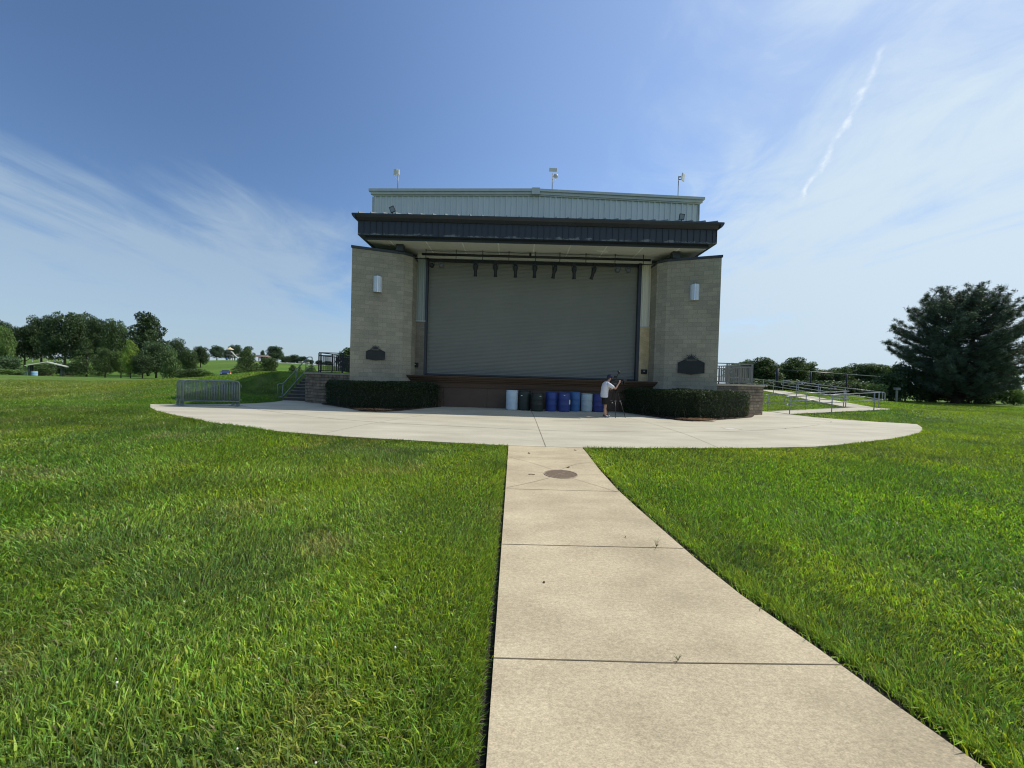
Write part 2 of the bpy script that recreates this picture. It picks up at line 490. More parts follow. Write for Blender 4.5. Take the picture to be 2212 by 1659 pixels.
def zramp(x, y):
    """height of the right-hand ramps and the lawn between them"""
    a = np.clip(.0755*(x-15.0), 0, .40)*sstep(18.3, 21.1, y)
    b = .0575*np.clip(y-22.8, 0, 11.6)*sstep(13.0, 15.0, x)
    fade = 1-sstep(24.5, 36, x)*.55
    fadeb = 1-sstep(24.0, 34, x)
    return a*fade + b*fadeb
def terrain(x, y):
    x = np.asarray(x, float); y = np.asarray(y, float)
    z = np.full(x.shape, -.05)
    # soft unevenness of the lawn
    z = z + (fbm(x*.12+40, y*.12+7, 3)-.5)*.10*sstep(6, 20, np.hypot(x, y))
    # berm left of the building
    hc = np.interp(x, [-46, -36, -30, -28.6, -24.5, -19.8, -17.5, -14.7, -12.4], [0, .05, .42, .62, .86, 1.18, 1.44, 1.56, 1.56])
    d = pdist(PLAZA, x, y)
    Lr = np.interp(x, [-18, -14.5, -12.6], [9.0, 7.0, 3.6])
    fx = 1-sstep(-12.0, -10.0, x)
    foot = np.interp(x, [-46, -30, -22, -16], [22, 19, 17.0, 16.4])
    rise = sstep(0, 1, np.where(x < -15.0, (y-foot)/np.interp(x, [-46, -22, -15], [16, 11, 9.]), d/Lr))
    back = 1-sstep(31, 50, y)
    berm = hc*rise*back*fx*(y > 14)
    z = z+berm
    z = np.where((x > -13) & (x < 14) & (y > 23.4) & (y < 60), np.maximum(z, 1.5*(1-sstep(40, 60, y))*(1-sstep(12.5, 14, x))), z)
    z = z+np.where((x > 13) & (y > 17), zramp(x, y), 0)*(1-sstep(45, 70, y)*.3)
    # far ground on the left: shallow dip, then the playground hill
    u = x/np.maximum(y, 1.)
    V = np.interp(u, [-1.05, -.92, -.72, 0], [-.95, -.85, .30, .30])
    P = np.interp(u, [-1.6, -1.1, -.95, -.72, -.62, -.51, -.3, .2], [2.9, 2.9, 4.2, 5.75, 5.2, 4.5, 3.0, 1.0])
    far = V*sstep(50, 76, y) + (P-V)*sstep(88, 166, y) + np.interp(u, [-1.1, -.9], [3.6, .6])*sstep(160, 270, y)
    z = z + far*(1-sstep(-.1, .3, u))*(y > 45)
    z = z + .25*sstep(60, 120, np.hypot(x, y))*sstep(.1, .4, u)
    # the earth lies lower under the slabs and steps
    ins = inside(PLAZA, x, y) | inside(PATH, x, y)
    z = np.where(ins, -.14, z)
    z = np.where(inside(STAIR, x, y), -.1, z)
    z = np.where((x > -10.9) & (x < 13.0) & (y > 18.3) & (y < 23.5), -.14, z)
    z = np.where(inside(TERRACE_L, x, y) | inside(TERRACE_R, x, y), np.minimum(z, 1.3), z)
    rr = inside(RAMP_LOW, x, y) | inside(RAMP_UP, x, y)
    z = np.where(rr, z-.03, z)
    return z
def tz(x, y): return float(terrain(np.array([x]), np.array([y]))[0])

# ------------------------------------------------------------------ ground
def axis_pts(lo, hi, step, ext, ratio):
    a = list(np.arange(lo, hi+1e-6, step)); s = step; v = hi
    while v < ext: s *= ratio; v += s; a.append(v)
    s = step; v = lo; b = []
    while v > -ext: s *= ratio; v -= s; b.append(v)
    return np.array(b[::-1]+a)
def ground_mat():
    m = bpy.data.materials.new('lawn_ground'); m.use_nodes = True
    N, L = nodes(m.node_tree)
    out = N.new('ShaderNodeOutputMaterial'); b = N.new('ShaderNodeBsdfPrincipled'); b.inputs['Roughness'].default_value = .9; b.inputs['Specular IOR Level'].default_value = .1
    a = N.new('ShaderNodeAttribute'); a.attribute_name = 'Col'
    tc = N.new('ShaderNodeTexCoord')
    n = N.new('ShaderNodeTexNoise'); n.inputs['Scale'].default_value = 2.2; n.inputs['Detail'].default_value = 12; n.inputs['Roughness'].default_value = .78
    L.new(tc.outputs['Object'], n.inputs['Vector'])
    mr = N.new('ShaderNodeMapRange'); mr.inputs[1].default_value = .34; mr.inputs[2].default_value = .66; mr.inputs[3].default_value = .55; mr.inputs[4].default_value = 1.45
    L.new(n.outputs['Fac'], mr.inputs[0])
    vm = N.new('ShaderNodeVectorMath'); vm.operation = 'SCALE'; L.new(a.outputs['Color'], vm.inputs[0]); L.new(mr.outputs[0], vm.inputs['Scale'])
    L.new(vm.outputs[0], b.inputs['Base Color'])
    bp = N.new('ShaderNodeBump'); bp.inputs['Strength'].default_value = .6; bp.inputs['Distance'].default_value = .06
    L.new(n.outputs['Fac'], bp.inputs['Height']); L.new(bp.outputs[0], b.inputs['Normal'])
    L.new(b.outputs[0], out.inputs['Surface'])
    return m
def lawn_colour(x, y):
    """base colour of the turf at a place: patches of lush, yellowish and dry grass"""
    p1 = fbm(x*.35+3, y*.35+11, 4); p2 = fbm(x*.9+31, y*.9+2, 4); p3 = fbm(x*.16+71, y*.16+50, 3)
    base = np.stack([np.full(x.shape, .092), np.full(x.shape, .160), np.full(x.shape, .029)], -1)
    lush = np.array([.072, .170, .020]); dry = np.array([.165, .180, .075]); dark = np.array([.055, .100, .026]); yel = np.array([.135, .215, .026])
    def mixc(c, t, w): return c*(1-w[..., None])+t*w[..., None]
    base = mixc(base, dark, sstep(.54, .36, p2)*.65)
    base = mixc(base, yel, sstep(.46, .68, p1)*.7)
    base = mixc(base, yel*1.1, sstep(.55, .75, fbm(x*1.7+15, y*1.7+88, 3))*.5*sstep(-3, 3, x))
    base = mixc(base, lush, sstep(.52, .70, p3)*.6)
    base = mixc(base, dry, sstep(.56, .80, fbm(x*1.1+90, y*1.1+33, 5))*.45*(1-sstep(-2, 2, x)*.8))
    # the strip near the berm has worn, yellow turf
    w = sstep(16, 26, -x)*sstep(12, 20, y)*(1-sstep(30, 50, y))
    base = mixc(base, np.array([.15, .18, .06]), w*.45)
    return base
def make_ground():
    xs = axis_pts(-24, 26, .25, 2600, 1.13); ys = axis_pts(-3, 38, .25, 2600, 1.11)
    Xg, Yg = np.meshgrid(xs, ys)
    Z = terrain(Xg, Yg)
    nx, ny = len(xs), len(ys)
    v = np.stack([Xg, Yg, Z], -1).reshape(-1, 3)
    i = np.arange(nx*ny).reshape(ny, nx)
    q = np.stack([i[:-1, :-1], i[:-1, 1:], i[1:, 1:], i[1:, :-1]], -1).reshape(-1, 4)
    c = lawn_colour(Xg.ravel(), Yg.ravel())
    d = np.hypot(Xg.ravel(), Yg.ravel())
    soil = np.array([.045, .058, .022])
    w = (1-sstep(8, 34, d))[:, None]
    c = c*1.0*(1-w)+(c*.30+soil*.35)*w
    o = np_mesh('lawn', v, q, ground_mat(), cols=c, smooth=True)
    tag(o, kind='structure')
make_ground()

M_PLAZA = mat('plaza_concrete', (.545, .505, .390), rough=.88, col2=(.42, .385, .295), vscale=.8, bump=.12, bscale=150, spec=.2, detail=14, stretch=(.55, 1.5, 1), speck=.10, sscale=120)
M_WALK = mat('walk_concrete', (.545, .460, .305), rough=.88, col2=(.405, .335, .220), vscale=1.7, bump=.12, bscale=220, spec=.2, detail=14, speck=.22, sscale=150, stretch=(.75, 1.25, 1))
M_JOINT = mat('joint_dark', (.15, .12, .08), rough=.95, var=.3)
def slab(name, poly, z1, th, m, zf=None):
    b = MB()
    if zf is None:
        b.prism(poly, z1-th, z1)
    else:
        n = len(poly)
        b.poly([(p[0], p[1], zf(p)) for p in poly])
        for k in range(n):
            a, c = poly[k], poly[(k+1) % n]
            b.quad((a[0], a[1], zf(a)-th), (c[0], c[1], zf(c)-th), (c[0], c[1], zf(c)), (a[0], a[1], zf(a)))
    o = b.build(name, m)
    return tag(o, kind='structure')
slab('plaza', PLAZA, 0.0, .12, M_PLAZA)
slab('walkway', PATH, -.004, .12, M_WALK)
# ramps: triangulated strips so their surface follows the slope
def strip(name, left, right, zf, m, th=.1):
    b = MB()
    P = []
    for (a, c) in zip(left, right): P.append(((a[0], a[1], zf(a)), (c[0], c[1], zf(c))))
    for k in range(len(P)-1):
        (a, c), (a2, c2) = P[k], P[k+1]
        b.quad(a, c, c2, a2)
        for p, q in ((a, a2), (c2, c)):
            b.quad((p[0], p[1], p[2]-th), (q[0], q[1], q[2]-th), q, p)
    tag(b.build(name, m), kind='structure')
def lerp2(a, b, t): return (a[0]+(b[0]-a[0])*t, a[1]+(b[1]-a[1])*t)
zr = lambda p: float(zramp(np.array([p[0]]), np.array([p[1]]))[0])+.012
def zlow(p): return max(.0, .0755*(p[0]-15.0)) + .010 if p[0] < 20.3 else .0755*5.3+.010
strip('ramp', [lerp2((15.105, 21.1), (20.3, 21.1), t/8) for t in range(9)]+[(21.35, 21.75)],
      [lerp2((15.105, 22.85), (20.3, 22.80), t/8) for t in range(9)]+[(21.25, 22.65)], zlow, M_PLAZA)
zup = lambda p: .405+.0575*max(0, min(p[1], 34.4)-22.8)+.008
strip('upper_ramp', [lerp2((19.55, 22.86), (22.0, 34.2), t/10) for t in range(11)]+[(21.9, 36.2)],
      [lerp2((21.25, 22.70), (23.8, 34.0), t/10) for t in range(11)]+[(23.8, 36.2)], zup, M_PLAZA)
strip('top_ramp', [(21.88, 34.4), (17, 34.4), (12, 34.4)], [(21.88, 36.2), (17, 36.2), (12, 36.2)], lambda p: 1.09+(21.88-p[0])*.045, M_PLAZA)

def soil_strip(name, pts, w, z, seed):
    r_ = random.Random(seed); b = MB(); L_ = []
    for k in range(len(pts)-1):
        a, c = pts[k], pts[k+1]; n = max(1, int(math.hypot(c[0]-a[0], c[1]-a[1])/.12))
        for j in range(n): L_.append((a[0]+(c[0]-a[0])*j/n, a[1]+(c[1]-a[1])*j/n, c[0]-a[0], c[1]-a[1]))
    P_ = []
    for (x, y, dx, dy) in L_:
        q = math.hypot(dx, dy); nx_, ny_ = dy/q, -dx/q; ww = w*r_.uniform(.8, 1.25)
        P_.append(((x, y), (x+nx_*ww, y+ny_*ww)))
    for (a, c), (a2, c2) in zip(P_[:-1], P_[1:]):
        b.quad((a[0], a[1], z-.004), (c[0], c[1], z), (c2[0], c2[1], z), (a2[0], a2[1], z-.004)) if w < 0 else b.quad((c[0], c[1], z), (a[0], a[1], z-.004), (a2[0], a2[1], z-.004), (c2[0], c2[1], z))
    tag(b.build(name, mat('edge_soil', (.022, .018, .013), rough=.95, var=.5, vscale=25)), kind='structure')
soil_strip('soil_edge', [(-.08, 0.0), (-.075, 5.5), (-.095, 8.9)], -.062, -.040, 1)
soil_strip('soil_edge', [(2.12, 0.4), (2.10, 1.0), (2.05, 1.61), (1.97, 1.98), (1.90, 2.35), (1.77, 2.91), (1.70, 3.47), (1.66, 4.03), (1.60, 4.84), (1.56, 5.65), (1.57, 6.95), (1.62, 8.15), (1.64, 8.9)], .11, -.040, 2)
def ribbon(b, pts, w, z):
    for k in range(len(pts)-1):
        a, c = Vector((*pts[k], 0)), Vector((*pts[k+1], 0)); d = (c-a).normalized(); n = Vector((-d.y, d.x, 0))*w/2
        b.quad((a.x-n.x, a.y-n.y, z), (a.x+n.x, a.y+n.y, z), (c.x+n.x, c.y+n.y, z), (c.x-n.x, c.y-n.y, z))
def smoothline(pts, n=6):
    out = []
    P = [pts[0]]+list(pts)+[pts[-1]]
    for k in range(1, len(P)-2):
        p0, p1, p2, p3 = P[k-1], P[k], P[k+1], P[k+2]
        for j in range(n):
            t = j/n
            out.append(tuple(.5*((2*p1[i])+(-p0[i]+p2[i])*t+(2*p0[i]-5*p1[i]+4*p2[i]-p3[i])*t*t+(-p0[i]+3*p1[i]-3*p2[i]+p3[i])*t**3) for i in range(2)))
    out.append(pts[-1]); return out
b = MB()
ribbon(b, [(-.07, 7.70), (1.57, 7.73)], .006, -.001)
ribbon(b, [(-.07, 5.49), (1.55, 5.52)], .008, -.001)
ribbon(b, [(-.07, 3.66), (1.68, 3.69)], .008, -.001)
ribbon(b, [(-.07, 2.165), (.9, 2.17), (1.93, 2.20)], .007, -.001)
ribbon(b, [(-.07, -.3), (2.1, -.25)], .011, -.001)
ribbon(b, smoothline([(-.05, 7.68), (.35, 7.25), (.72, 6.74)]), .006, -.001)
ribbon(b, smoothline([(1.58, 7.45), (1.2, 7.2), (.85, 6.74)]), .006, -.001)
ribbon(b, smoothline([(-.06, 5.55), (.3, 5.86), (.62, 6.18)]), .006, -.001)
ribbon(b, smoothline([(1.52, 5.50), (1.25, 5.85), (.98, 6.18)]), .006, -.001)
ribbon(b, [(-.07, 6.66), (.53, 6.50)], .004, -.001); ribbon(b, [(1.11, 6.42), (1.56, 6.52)], .004, -.001)
tag(b.build('walkway_joints', M_JOINT), kind='structure')
b = MB()
ribbon(b, smoothline([(.86, 19.3), (.86, 15.6), (.82, 12.0), (.78, 8.99)]), .022, .003)
ribbon(b, smoothline([(-12.9, 17.6), (-12.0, 16.92), (-9.85, 15.17), (-6.54, 13.28), (-4.32, 12.54), (-3.59, 12.34), (-1.33, 12.05), (1.16, 11.74), (3.05, 11.95), (5.19, 12.24), (7.87, 13.06), (10.73, 14.59), (12.65, 15.92)]), .022, .003)
ribbon(b, smoothline([(1.44, 14.71), (3.74, 14.91), (6.2, 15.1)]), .018, .003)
ribbon(b, smoothline([(12.6, 19.2), (12.89, 18.68), (13.93, 16.8), (15.26, 14.55)]), .022, .003)
ribbon(b, smoothline([(15.3, 19.9), (14.6, 17.8), (13.9, 16.9)]), .018, .003)
ribbon(b, smoothline([(-1.3, 19.3), (-3.2, 15.9), (-4.4, 12.6), (-4.9, 9.9)]), .012, .003)
ribbon(b, smoothline([(3.1, 19.0), (4.9, 16.2), (5.3, 12.3), (5.1, 9.6)]), .012, .003)
tag(b.build('plaza_joints', mat('joint_plaza', (.21, .185, .14), rough=.95, var=.3)), kind='structure')

M_MULCH = mat('mulch', (.10, .065, .042), rough=.95, col2=(.022, .017, .014), vscale=14, bump=.9, bscale=60, detail=10)
for nm, poly, seed in (('mulch_bed', MULCH_L, 1), ('mulch_bed', MULCH_R, 2)):
    b = MB(); b.prism(poly, -.02, .045)
    r_ = random.Random(seed)
    xs_ = [p[0] for p in poly]; ys_ = [p[1] for p in poly]
    k = 0
    while k < 2600:
        x, y = r_.uniform(min(xs_), max(xs_)), r_.uniform(min(ys_), min(ys_)+2.0)
        if not inside(poly, np.array([x]), np.array([y]))[0]: continue
        k += 1
        a = r_.uniform(0, math.pi); L_ = r_.uniform(.03, .10); w = r_.uniform(.006, .018); z = .048+r_.uniform(0, .035); t = r_.uniform(-.03, .03)
        dx, dy = math.cos(a)*L_/2, math.sin(a)*L_/2; nx_, ny_ = -math.sin(a)*w, math.cos(a)*w
        b.quad((x-dx-nx_, y-dy-ny_, z-t), (x+dx-nx_, y+dy-ny_, z+t), (x+dx+nx_, y+dy+ny_, z+t), (x-dx+nx_, y-dy+ny_, z-t))
    tag(b.build(nm, M_MULCH), kind='structure')
# heap of pale, freshly fallen straw on each bed
M_STRAW = mat('pine_straw', (.46, .27, .13), rough=.9, col2=(.26, .14, .07), vscale=9)
def straw(cx, cy, rx, ry, n, seed, label):
    r_ = random.Random(seed); b = MB()
    for k in range(n):
        a = r_.uniform(0, 2*math.pi); q = math.sqrt(r_.random()); x = cx+math.cos(a)*q*rx; y = cy+math.sin(a)*q*ry
        t = r_.uniform(0, math.pi); L_ = r_.uniform(.08, .2); z = .06+r_.uniform(0, .07)*(1-q*.7)
        dx, dy = math.cos(t)*L_/2, math.sin(t)*L_/2
        b.bar((x-dx, y-dy, z+r_.uniform(-.02, .02)), (x+dx, y+dy, z+r_.uniform(-.02, .02)), .007)
    o = b.build('straw_litter', M_STRAW); tag(o, label, 'straw', kind='stuff')
straw(7.7, 16.05, .75, .28, 520, 3, 'orange brown pine straw lying in front of the right hedge')
straw(-5.9, 16.2, .8, .2, 260, 4, 'dull brown straw lying in front of the left hedge')

# ------------------------------------------------------------------ grass blades
def make_grass():
    def sample(n, a0, a1, r0, r1, pw):
        # density ~ r^-pw per area
        k = 2-pw
        u = rng.random(n); r = (r0**k+u*(r1**k-r0**k))**(1/k)
        a = a0+(a1-a0)*rng.random(n)
        return r*np.sin(a), r*np.cos(a), r
    S = []
    S.append(sample(150000, R(-75), R(75), .8, 3.2, 0.6))
    S.append(sample(1150000, R(-61), R(61), 3.2, 60, 1.75))
    S.append(sample(15000, R(62), R(100), .8, 6, 0.8)); S.append(sample(15000, R(-100), R(-62), .8, 6, 0.8))
    x = np.concatenate([s[0] for s in S]); y = np.concatenate([s[1] for s in S]); r = np.concatenate([s[2] for s in S])
    # overgrown fringe along the walk and the plaza
    fx, fy = [], []
    def fringe(poly_pts, n, off0, off1):
        seg = [(poly_pts[i], poly_pts[i+1]) for i in range(len(poly_pts)-1)]
        Ls = np.array([math.hypot(b_[0]-a_[0], b_[1]-a_[1]) for a_, b_ in seg])
        w = []
        for (a_, b_), l in zip(seg, Ls):
            d = max(2.0, math.hypot((a_[0]+b_[0])/2, (a_[1]+b_[1])/2)); w.append(l/d)
        w = np.array(w); w /= w.sum()
        idx = rng.choice(len(seg), n, p=w); t = rng.random(n); off = rng.uniform(off0, off1, n)
        A = np.array([s_[0] for s_ in seg])[idx]; B_ = np.array([s_[1] for s_ in seg])[idx]
        D_ = B_-A; Nn = np.stack([D_[:, 1], -D_[:, 0]], -1); Nn /= np.linalg.norm(Nn, axis=1)[:, None]
        P_ = A+D_*t[:, None]+Nn*off[:, None]
        fx.append(P_[:, 0]); fy.append(P_[:, 1])
    Lp = [(-.07, 0.8), (-.07, 5.5), (-.09, 8.9)]
    fringe(Lp, 16000, -.19, -.05)
    fringe([(1.64, 8.9), (1.57, 6.95), (1.56, 5.65), (1.66, 4.03), (1.77, 2.91), (1.97, 1.98), (2.10, 1.0)], 14000, -.22, -.05)
    fringe(PLAZA[0:14], 12000, .02, .12); fringe(PLAZA[14:29], 12000, .02, .12)
    nx_ = np.concatenate(fx); ny_ = np.concatenate(fy)
    x = np.concatenate([x, nx_]); y = np.concatenate([y, ny_]); r = np.concatenate([r, np.hypot(nx_, ny_)])
    keep = np.ones(len(x), bool)
    keep &= ~(inside(PATH, x, y) | inside(PLAZA, x, y) | inside(RAMP_LOW, x, y) | inside(RAMP_UP, x, y) | inside(TERRACE_L, x, y) | inside(TERRACE_R, x, y) | inside(STAIR, x, y))
    keep &= ~((x > -12.5) & (x < 13.1) & (y > 18.0) & (y < 60))
    dp = pdist(PATH, x, y); near = dp < .05
    gap = np.where(x > 1, .080, .045)*np.clip(1.25-np.abs(y-2.0)*.07, .35, 1.2)
    keep &= (dp > gap) | ((dp > .012) & (rng.random(len(x)) < .12))
    keep &= (pdist(PLAZA, x, y) > .02)
    # clumpiness
    dens = .45+.75*fbm(x*2.5, y*2.5, 3)
    keep &= rng.random(len(x)) < np.where(r < 14, np.clip(dens, 0, 1), 1)
    x, y, r = x[keep], y[keep], r[keep]
    n = len(x)
    z = terrain(x, y)-.005
    sc = np.maximum(r/3.2, 1.0)
    patch = fbm(x*.7+5, y*.7+9, 4)
    dpath = pdist(PATH, x, y)
    h = (.040+.042*rng.random(n)**1.6)*(.6+.9*patch)*sc**.18*(1+.35*np.exp(-dpath/.25)*(x > 1))
    wide = rng.random(n) < .15+.35*sstep(.45, .65, fbm(x*.8+21, y*.8+43, 3))
    w = np.where(wide, rng.uniform(.006, .0105, n), rng.uniform(.0026, .0055, n))*sc**.68
    az = rng.uniform(0, 2*np.pi, n)
    # combing: blades lie over in wind-mown directions that vary from place to place
    comb = vnoise(x*.5+60, y*.5+60)*2*np.pi*1.5
    az = np.where(rng.random(n) < .45, comb+rng.normal(0, .6, n), az)
    az = np.where((dpath < .30) & (rng.random(n) < .6), np.where(x > 1, np.pi, 0)+rng.normal(0, .7, n), az)
    lean = rng.uniform(.2, 1.35, n)+np.where(wide, .25, 0)
    dx, dy = np.cos(az), np.sin(az); fa = rng.uniform(0, 2*np.pi, n)
    sx, sy = np.cos(fa), np.sin(fa)
    l1 = h*.55; z1 = h*.62*np.cos(lean*.5); o1 = l1*np.sin(lean*.5)
    o2 = o1+h*.62*np.sin(lean*1.15); z2 = z1+h*.55*np.cos(lean*1.25)
    z2 = np.maximum(z2, .008)
    V = np.zeros((n, 5, 3), np.float32)
    for k, (o_, zz_, ws, side) in enumerate(((0, 0, .7, -1), (0, 0, .7, 1), (o1, z1, 1., 1), (o1, z1, 1., -1), (o2, z2, 0, 0))):
        V[:, k, 0] = x+dx*o_+sx*w*.5*ws*side; V[:, k, 1] = y+dy*o_+sy*w*.5*ws*side; V[:, k, 2] = z+zz_
    i = np.arange(n)*5
    Q = np.stack([i, i+1, i+2, i+3], -1); T = np.stack([i+3, i+2, i+4], -1)
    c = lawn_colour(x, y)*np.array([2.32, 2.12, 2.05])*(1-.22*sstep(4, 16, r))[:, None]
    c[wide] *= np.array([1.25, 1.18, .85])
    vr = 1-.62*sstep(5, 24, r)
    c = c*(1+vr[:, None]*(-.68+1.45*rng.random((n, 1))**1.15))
    hue = rng.normal(0, .10, n)*vr; c[:, 0] *= 1+hue*1.6; c[:, 2] *= 1-hue
    dead = rng.random(n) < (.018+.07*(x < 0)*sstep(.5, .75, fbm(x*1.1+90, y*1.1+33, 5)))*vr**2
    c[dead] = np.array([.32, .27, .14])*rng.uniform(.7, 1.3, (dead.sum(), 1))
    c = np.clip(c, .004, .9)
    C = np.repeat(c[:, None, :], 5, 1)
    C[:, 0:2] *= .88  # shade at the blade bases put into the colour
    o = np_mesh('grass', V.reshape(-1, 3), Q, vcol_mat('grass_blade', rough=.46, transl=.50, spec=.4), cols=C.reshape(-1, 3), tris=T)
    tag(o, 'mown park lawn of short green grass blades around the plaza', 'grass', kind='stuff')
    # white clover heads scattered through it
    m = 60; cx = []; 
    while len(cx) < m:
        rr = 1.6+14*random.random()**1.3; a = random.uniform(R(-60), R(60)); px, py = rr*math.sin(a), rr*math.cos(a)
        if -.5 < px < 2.6 and py < 9.5: continue
        if inside(PLAZA, np.array([px]), np.array([py]))[0]: continue
        cx.append((px, py))
    b = MB()
    for (px, py) in cx:
        zc = tz(px, py)+random.uniform(.035, .055); rr = random.uniform(.004, .008)
        b.lathe([(0, -rr), (rr*.8, -rr*.5), (rr, 0), (rr*.7, rr*.7), (0, rr)], (px, py, zc), n=6)
        b.tube([(px, py, zc-.05), (px, py, zc-rr)], .0012, n=4)
    o = b.build('clover_flowers', mat('clover_white', (.75, .72, .62), rough=.8, var=.1))
    tag(o, 'tiny white clover flower heads dotted through the lawn', 'clover flowers', kind='stuff')
import os
if not os.environ.get('NOGRASS'): make_grass()

# ------------------------------------------------------------------ the stage building
M_BLOCK = brick_mat('pale_block', (.345, .315, .240), (.270, .252, .196), (.235, .22, .175), .406, .2035, .009, bump=.35, var=.16, noise_scale=.7)
M_BLOCK_LIT = brick_mat('lit_tan_block', (.60, .46, .26), (.52, .40, .22), (.55, .46, .30), .30, .2035, .012, bump=.5, var=.2, noise_scale=1.5)  # right pillar: tan block with its brighter light put into the colour
M_BLOCK_SHADED = brick_mat('shaded_tan_block', (.20, .18, .14), (.165, .15, .115), (.24, .205, .15), .406, .2035, .012, bump=.5, var=.2, noise_scale=1.5)  # left pillar: same tan block, its shade put into the colour
M_STONE = brick_mat('split_stone', (.21, .168, .122), (.13, .108, .084), (.085, .07, .055), .46, .152, .013, bump=1.0, var=.45, rough=.9, offset=.37, squash=.6, sf=3, noise_scale=3.2)
M_CAP = mat('stone_cap', (.27, .25, .20), rough=.85, var=.2, vscale=4, bump=.4)
M_DARK = mat('dark_metal', (.028, .034, .045), rough=.45, var=.18, vscale=1.3, spec=.5)
M_BLACK = mat('black_metal', (.012, .013, .016), rough=.4, var=.2)
M_SIDING = mat('pale_siding', (.58, .61, .61), rough=.42, var=.06, vscale=.8, stretch=(1, 1, .2), spec=.4)
M_SIDING_LIT = mat('lit_siding', (.72, .68, .55), rough=.45, var=.06, vscale=.8, stretch=(1, 1, .2))  # right pillar siding, warm light put into the colour
M_SIDING_SHADED = mat('shaded_siding', (.33, .37, .34), rough=.45, var=.06, vscale=.8, stretch=(1, 1, .2))  # left pillar siding, shade put into the colour
M_TRIM = mat('pale_trim', (.50, .52, .51), rough=.5, var=.06)
M_SOFFIT = mat('soffit_panel', (.62, .63, .59), rough=.75, var=.08, vscale=.5)
M_SOFFIT_J = mat('soffit_joint', (.85, .86, .82), rough=.8, var=.15, vscale=3)
M_SHUT = mat('shutter_metal', (.212, .212, .180), rough=.55, col2=(.180, .182, .158), vscale=.35, spec=.35)
M_WOOD = mat('brown_timber', (.100, .060, .036), rough=.6, col2=(.062, .037, .023), vscale=2.5, stretch=(.25, 1, 6), spec=.3)
M_PLY = mat('brown_board', (.105, .070, .048), rough=.65, col2=(.082, .054, .038), vscale=1.1)
XC, HALF = .88, 8.69

def fascia_mat():
    """dark ribbed fascia whose paint has worn off in flakes near the lower edge"""
    m = bpy.data.materials.new('worn_fascia'); m.use_nodes = True
    N, L = nodes(m.node_tree)
    out = N.new('ShaderNodeOutputMaterial'); b = N.new('ShaderNodeBsdfPrincipled'); b.inputs['Roughness'].default_value = .5
    uv = N.new('ShaderNodeUVMap'); uv.uv_map = 'UVMap'
    sp = N.new('ShaderNodeSeparateXYZ'); L.new(uv.outputs[0], sp.inputs[0])
    mp = N.new('ShaderNodeMapping'); mp.inputs['Scale'].default_value = (1.3, 3.2, 1); L.new(uv.outputs[0], mp.inputs[0])
    n = N.new('ShaderNodeTexNoise'); n.inputs['Scale'].default_value = 1.35; n.inputs['Detail'].default_value = 9; n.inputs['Roughness'].default_value = .72; L.new(mp.outputs[0], n.inputs['Vector'])
    mr = N.new('ShaderNodeMapRange'); mr.interpolation_type = 'SMOOTHSTEP'; L.new(sp.outputs[1], mr.inputs[0]); mr.inputs[1].default_value = 8.30; mr.inputs[2].default_value = 8.06; mr.inputs[3].default_value = 0; mr.inputs[4].default_value = .30
    ad = N.new('ShaderNodeMath'); ad.operation = 'ADD'; L.new(n.outputs['Fac'], ad.inputs[0]); L.new(mr.outputs[0], ad.inputs[1])
    th = N.new('ShaderNodeMapRange'); L.new(ad.outputs[0], th.inputs[0]); th.inputs[1].default_value = .77; th.inputs[2].default_value = .82
    mx = N.new('ShaderNodeMix'); mx.data_type = 'RGBA'; L.new(th.outputs[0], mx.inputs[0]); mx.inputs[6].default_value = (.028, .034, .046, 1); mx.inputs[7].default_value = (.17, .18, .19, 1)
    L.new(mx.outputs[2], b.inputs['Base Color']); L.new(b.outputs[0], out.inputs['Surface'])
    return m

bld = thing('stage_building', 'outdoor stage building of pale block with dark canopy and closed rolling shutter', 'building', (XC, 20.0, 0))
# corner towers
for s in (-1, 1):
    pl = [(XC+s*HALF, 18.2), (XC+s*6.48, 19.02), (XC+s*6.12, 19.40), (XC+s*6.12, 20.2), (XC+s*6.12, 22.0), (XC+s*HALF, 22.0)]
    if s > 0: pl = pl[::-1]
    # outline runs anticlockwise seen from above for outward faces
    area = sum(pl[i][0]*pl[(i+1) % 6][1]-pl[(i+1) % 6][0]*pl[i][1] for i in range(6))
    if area < 0: pl = pl[::-1]
    b = MB(); b.prism(pl, -.05, 7.48)
    w = b.build('tower_wall', M_BLOCK, bld, world=True)
    cx = sum(p[0] for p in pl)/6; cy = sum(p[1] for p in pl)/6
    cap = [(cx+(p[0]-cx)*1.018+ (0), cy+(p[1]-cy)*1.03) for p in pl]
    b = MB(); b.prism(cap, 7.482, 7.60, bottom=True)
    b.build('tower_coping', M_DARK, bld, world=True)
    # post that carries the canopy
    x0 = XC+s*6.65 if s < 0 else XC+s*6.95
    x0 = -5.76 if s < 0 else 7.70
    b = MB(); b.box(x0-.18, x0+.18, 18.80, 19.16, 7.602, 7.93)
    b.build('canopy_post', M_DARK, bld, world=True, bevel=.01)

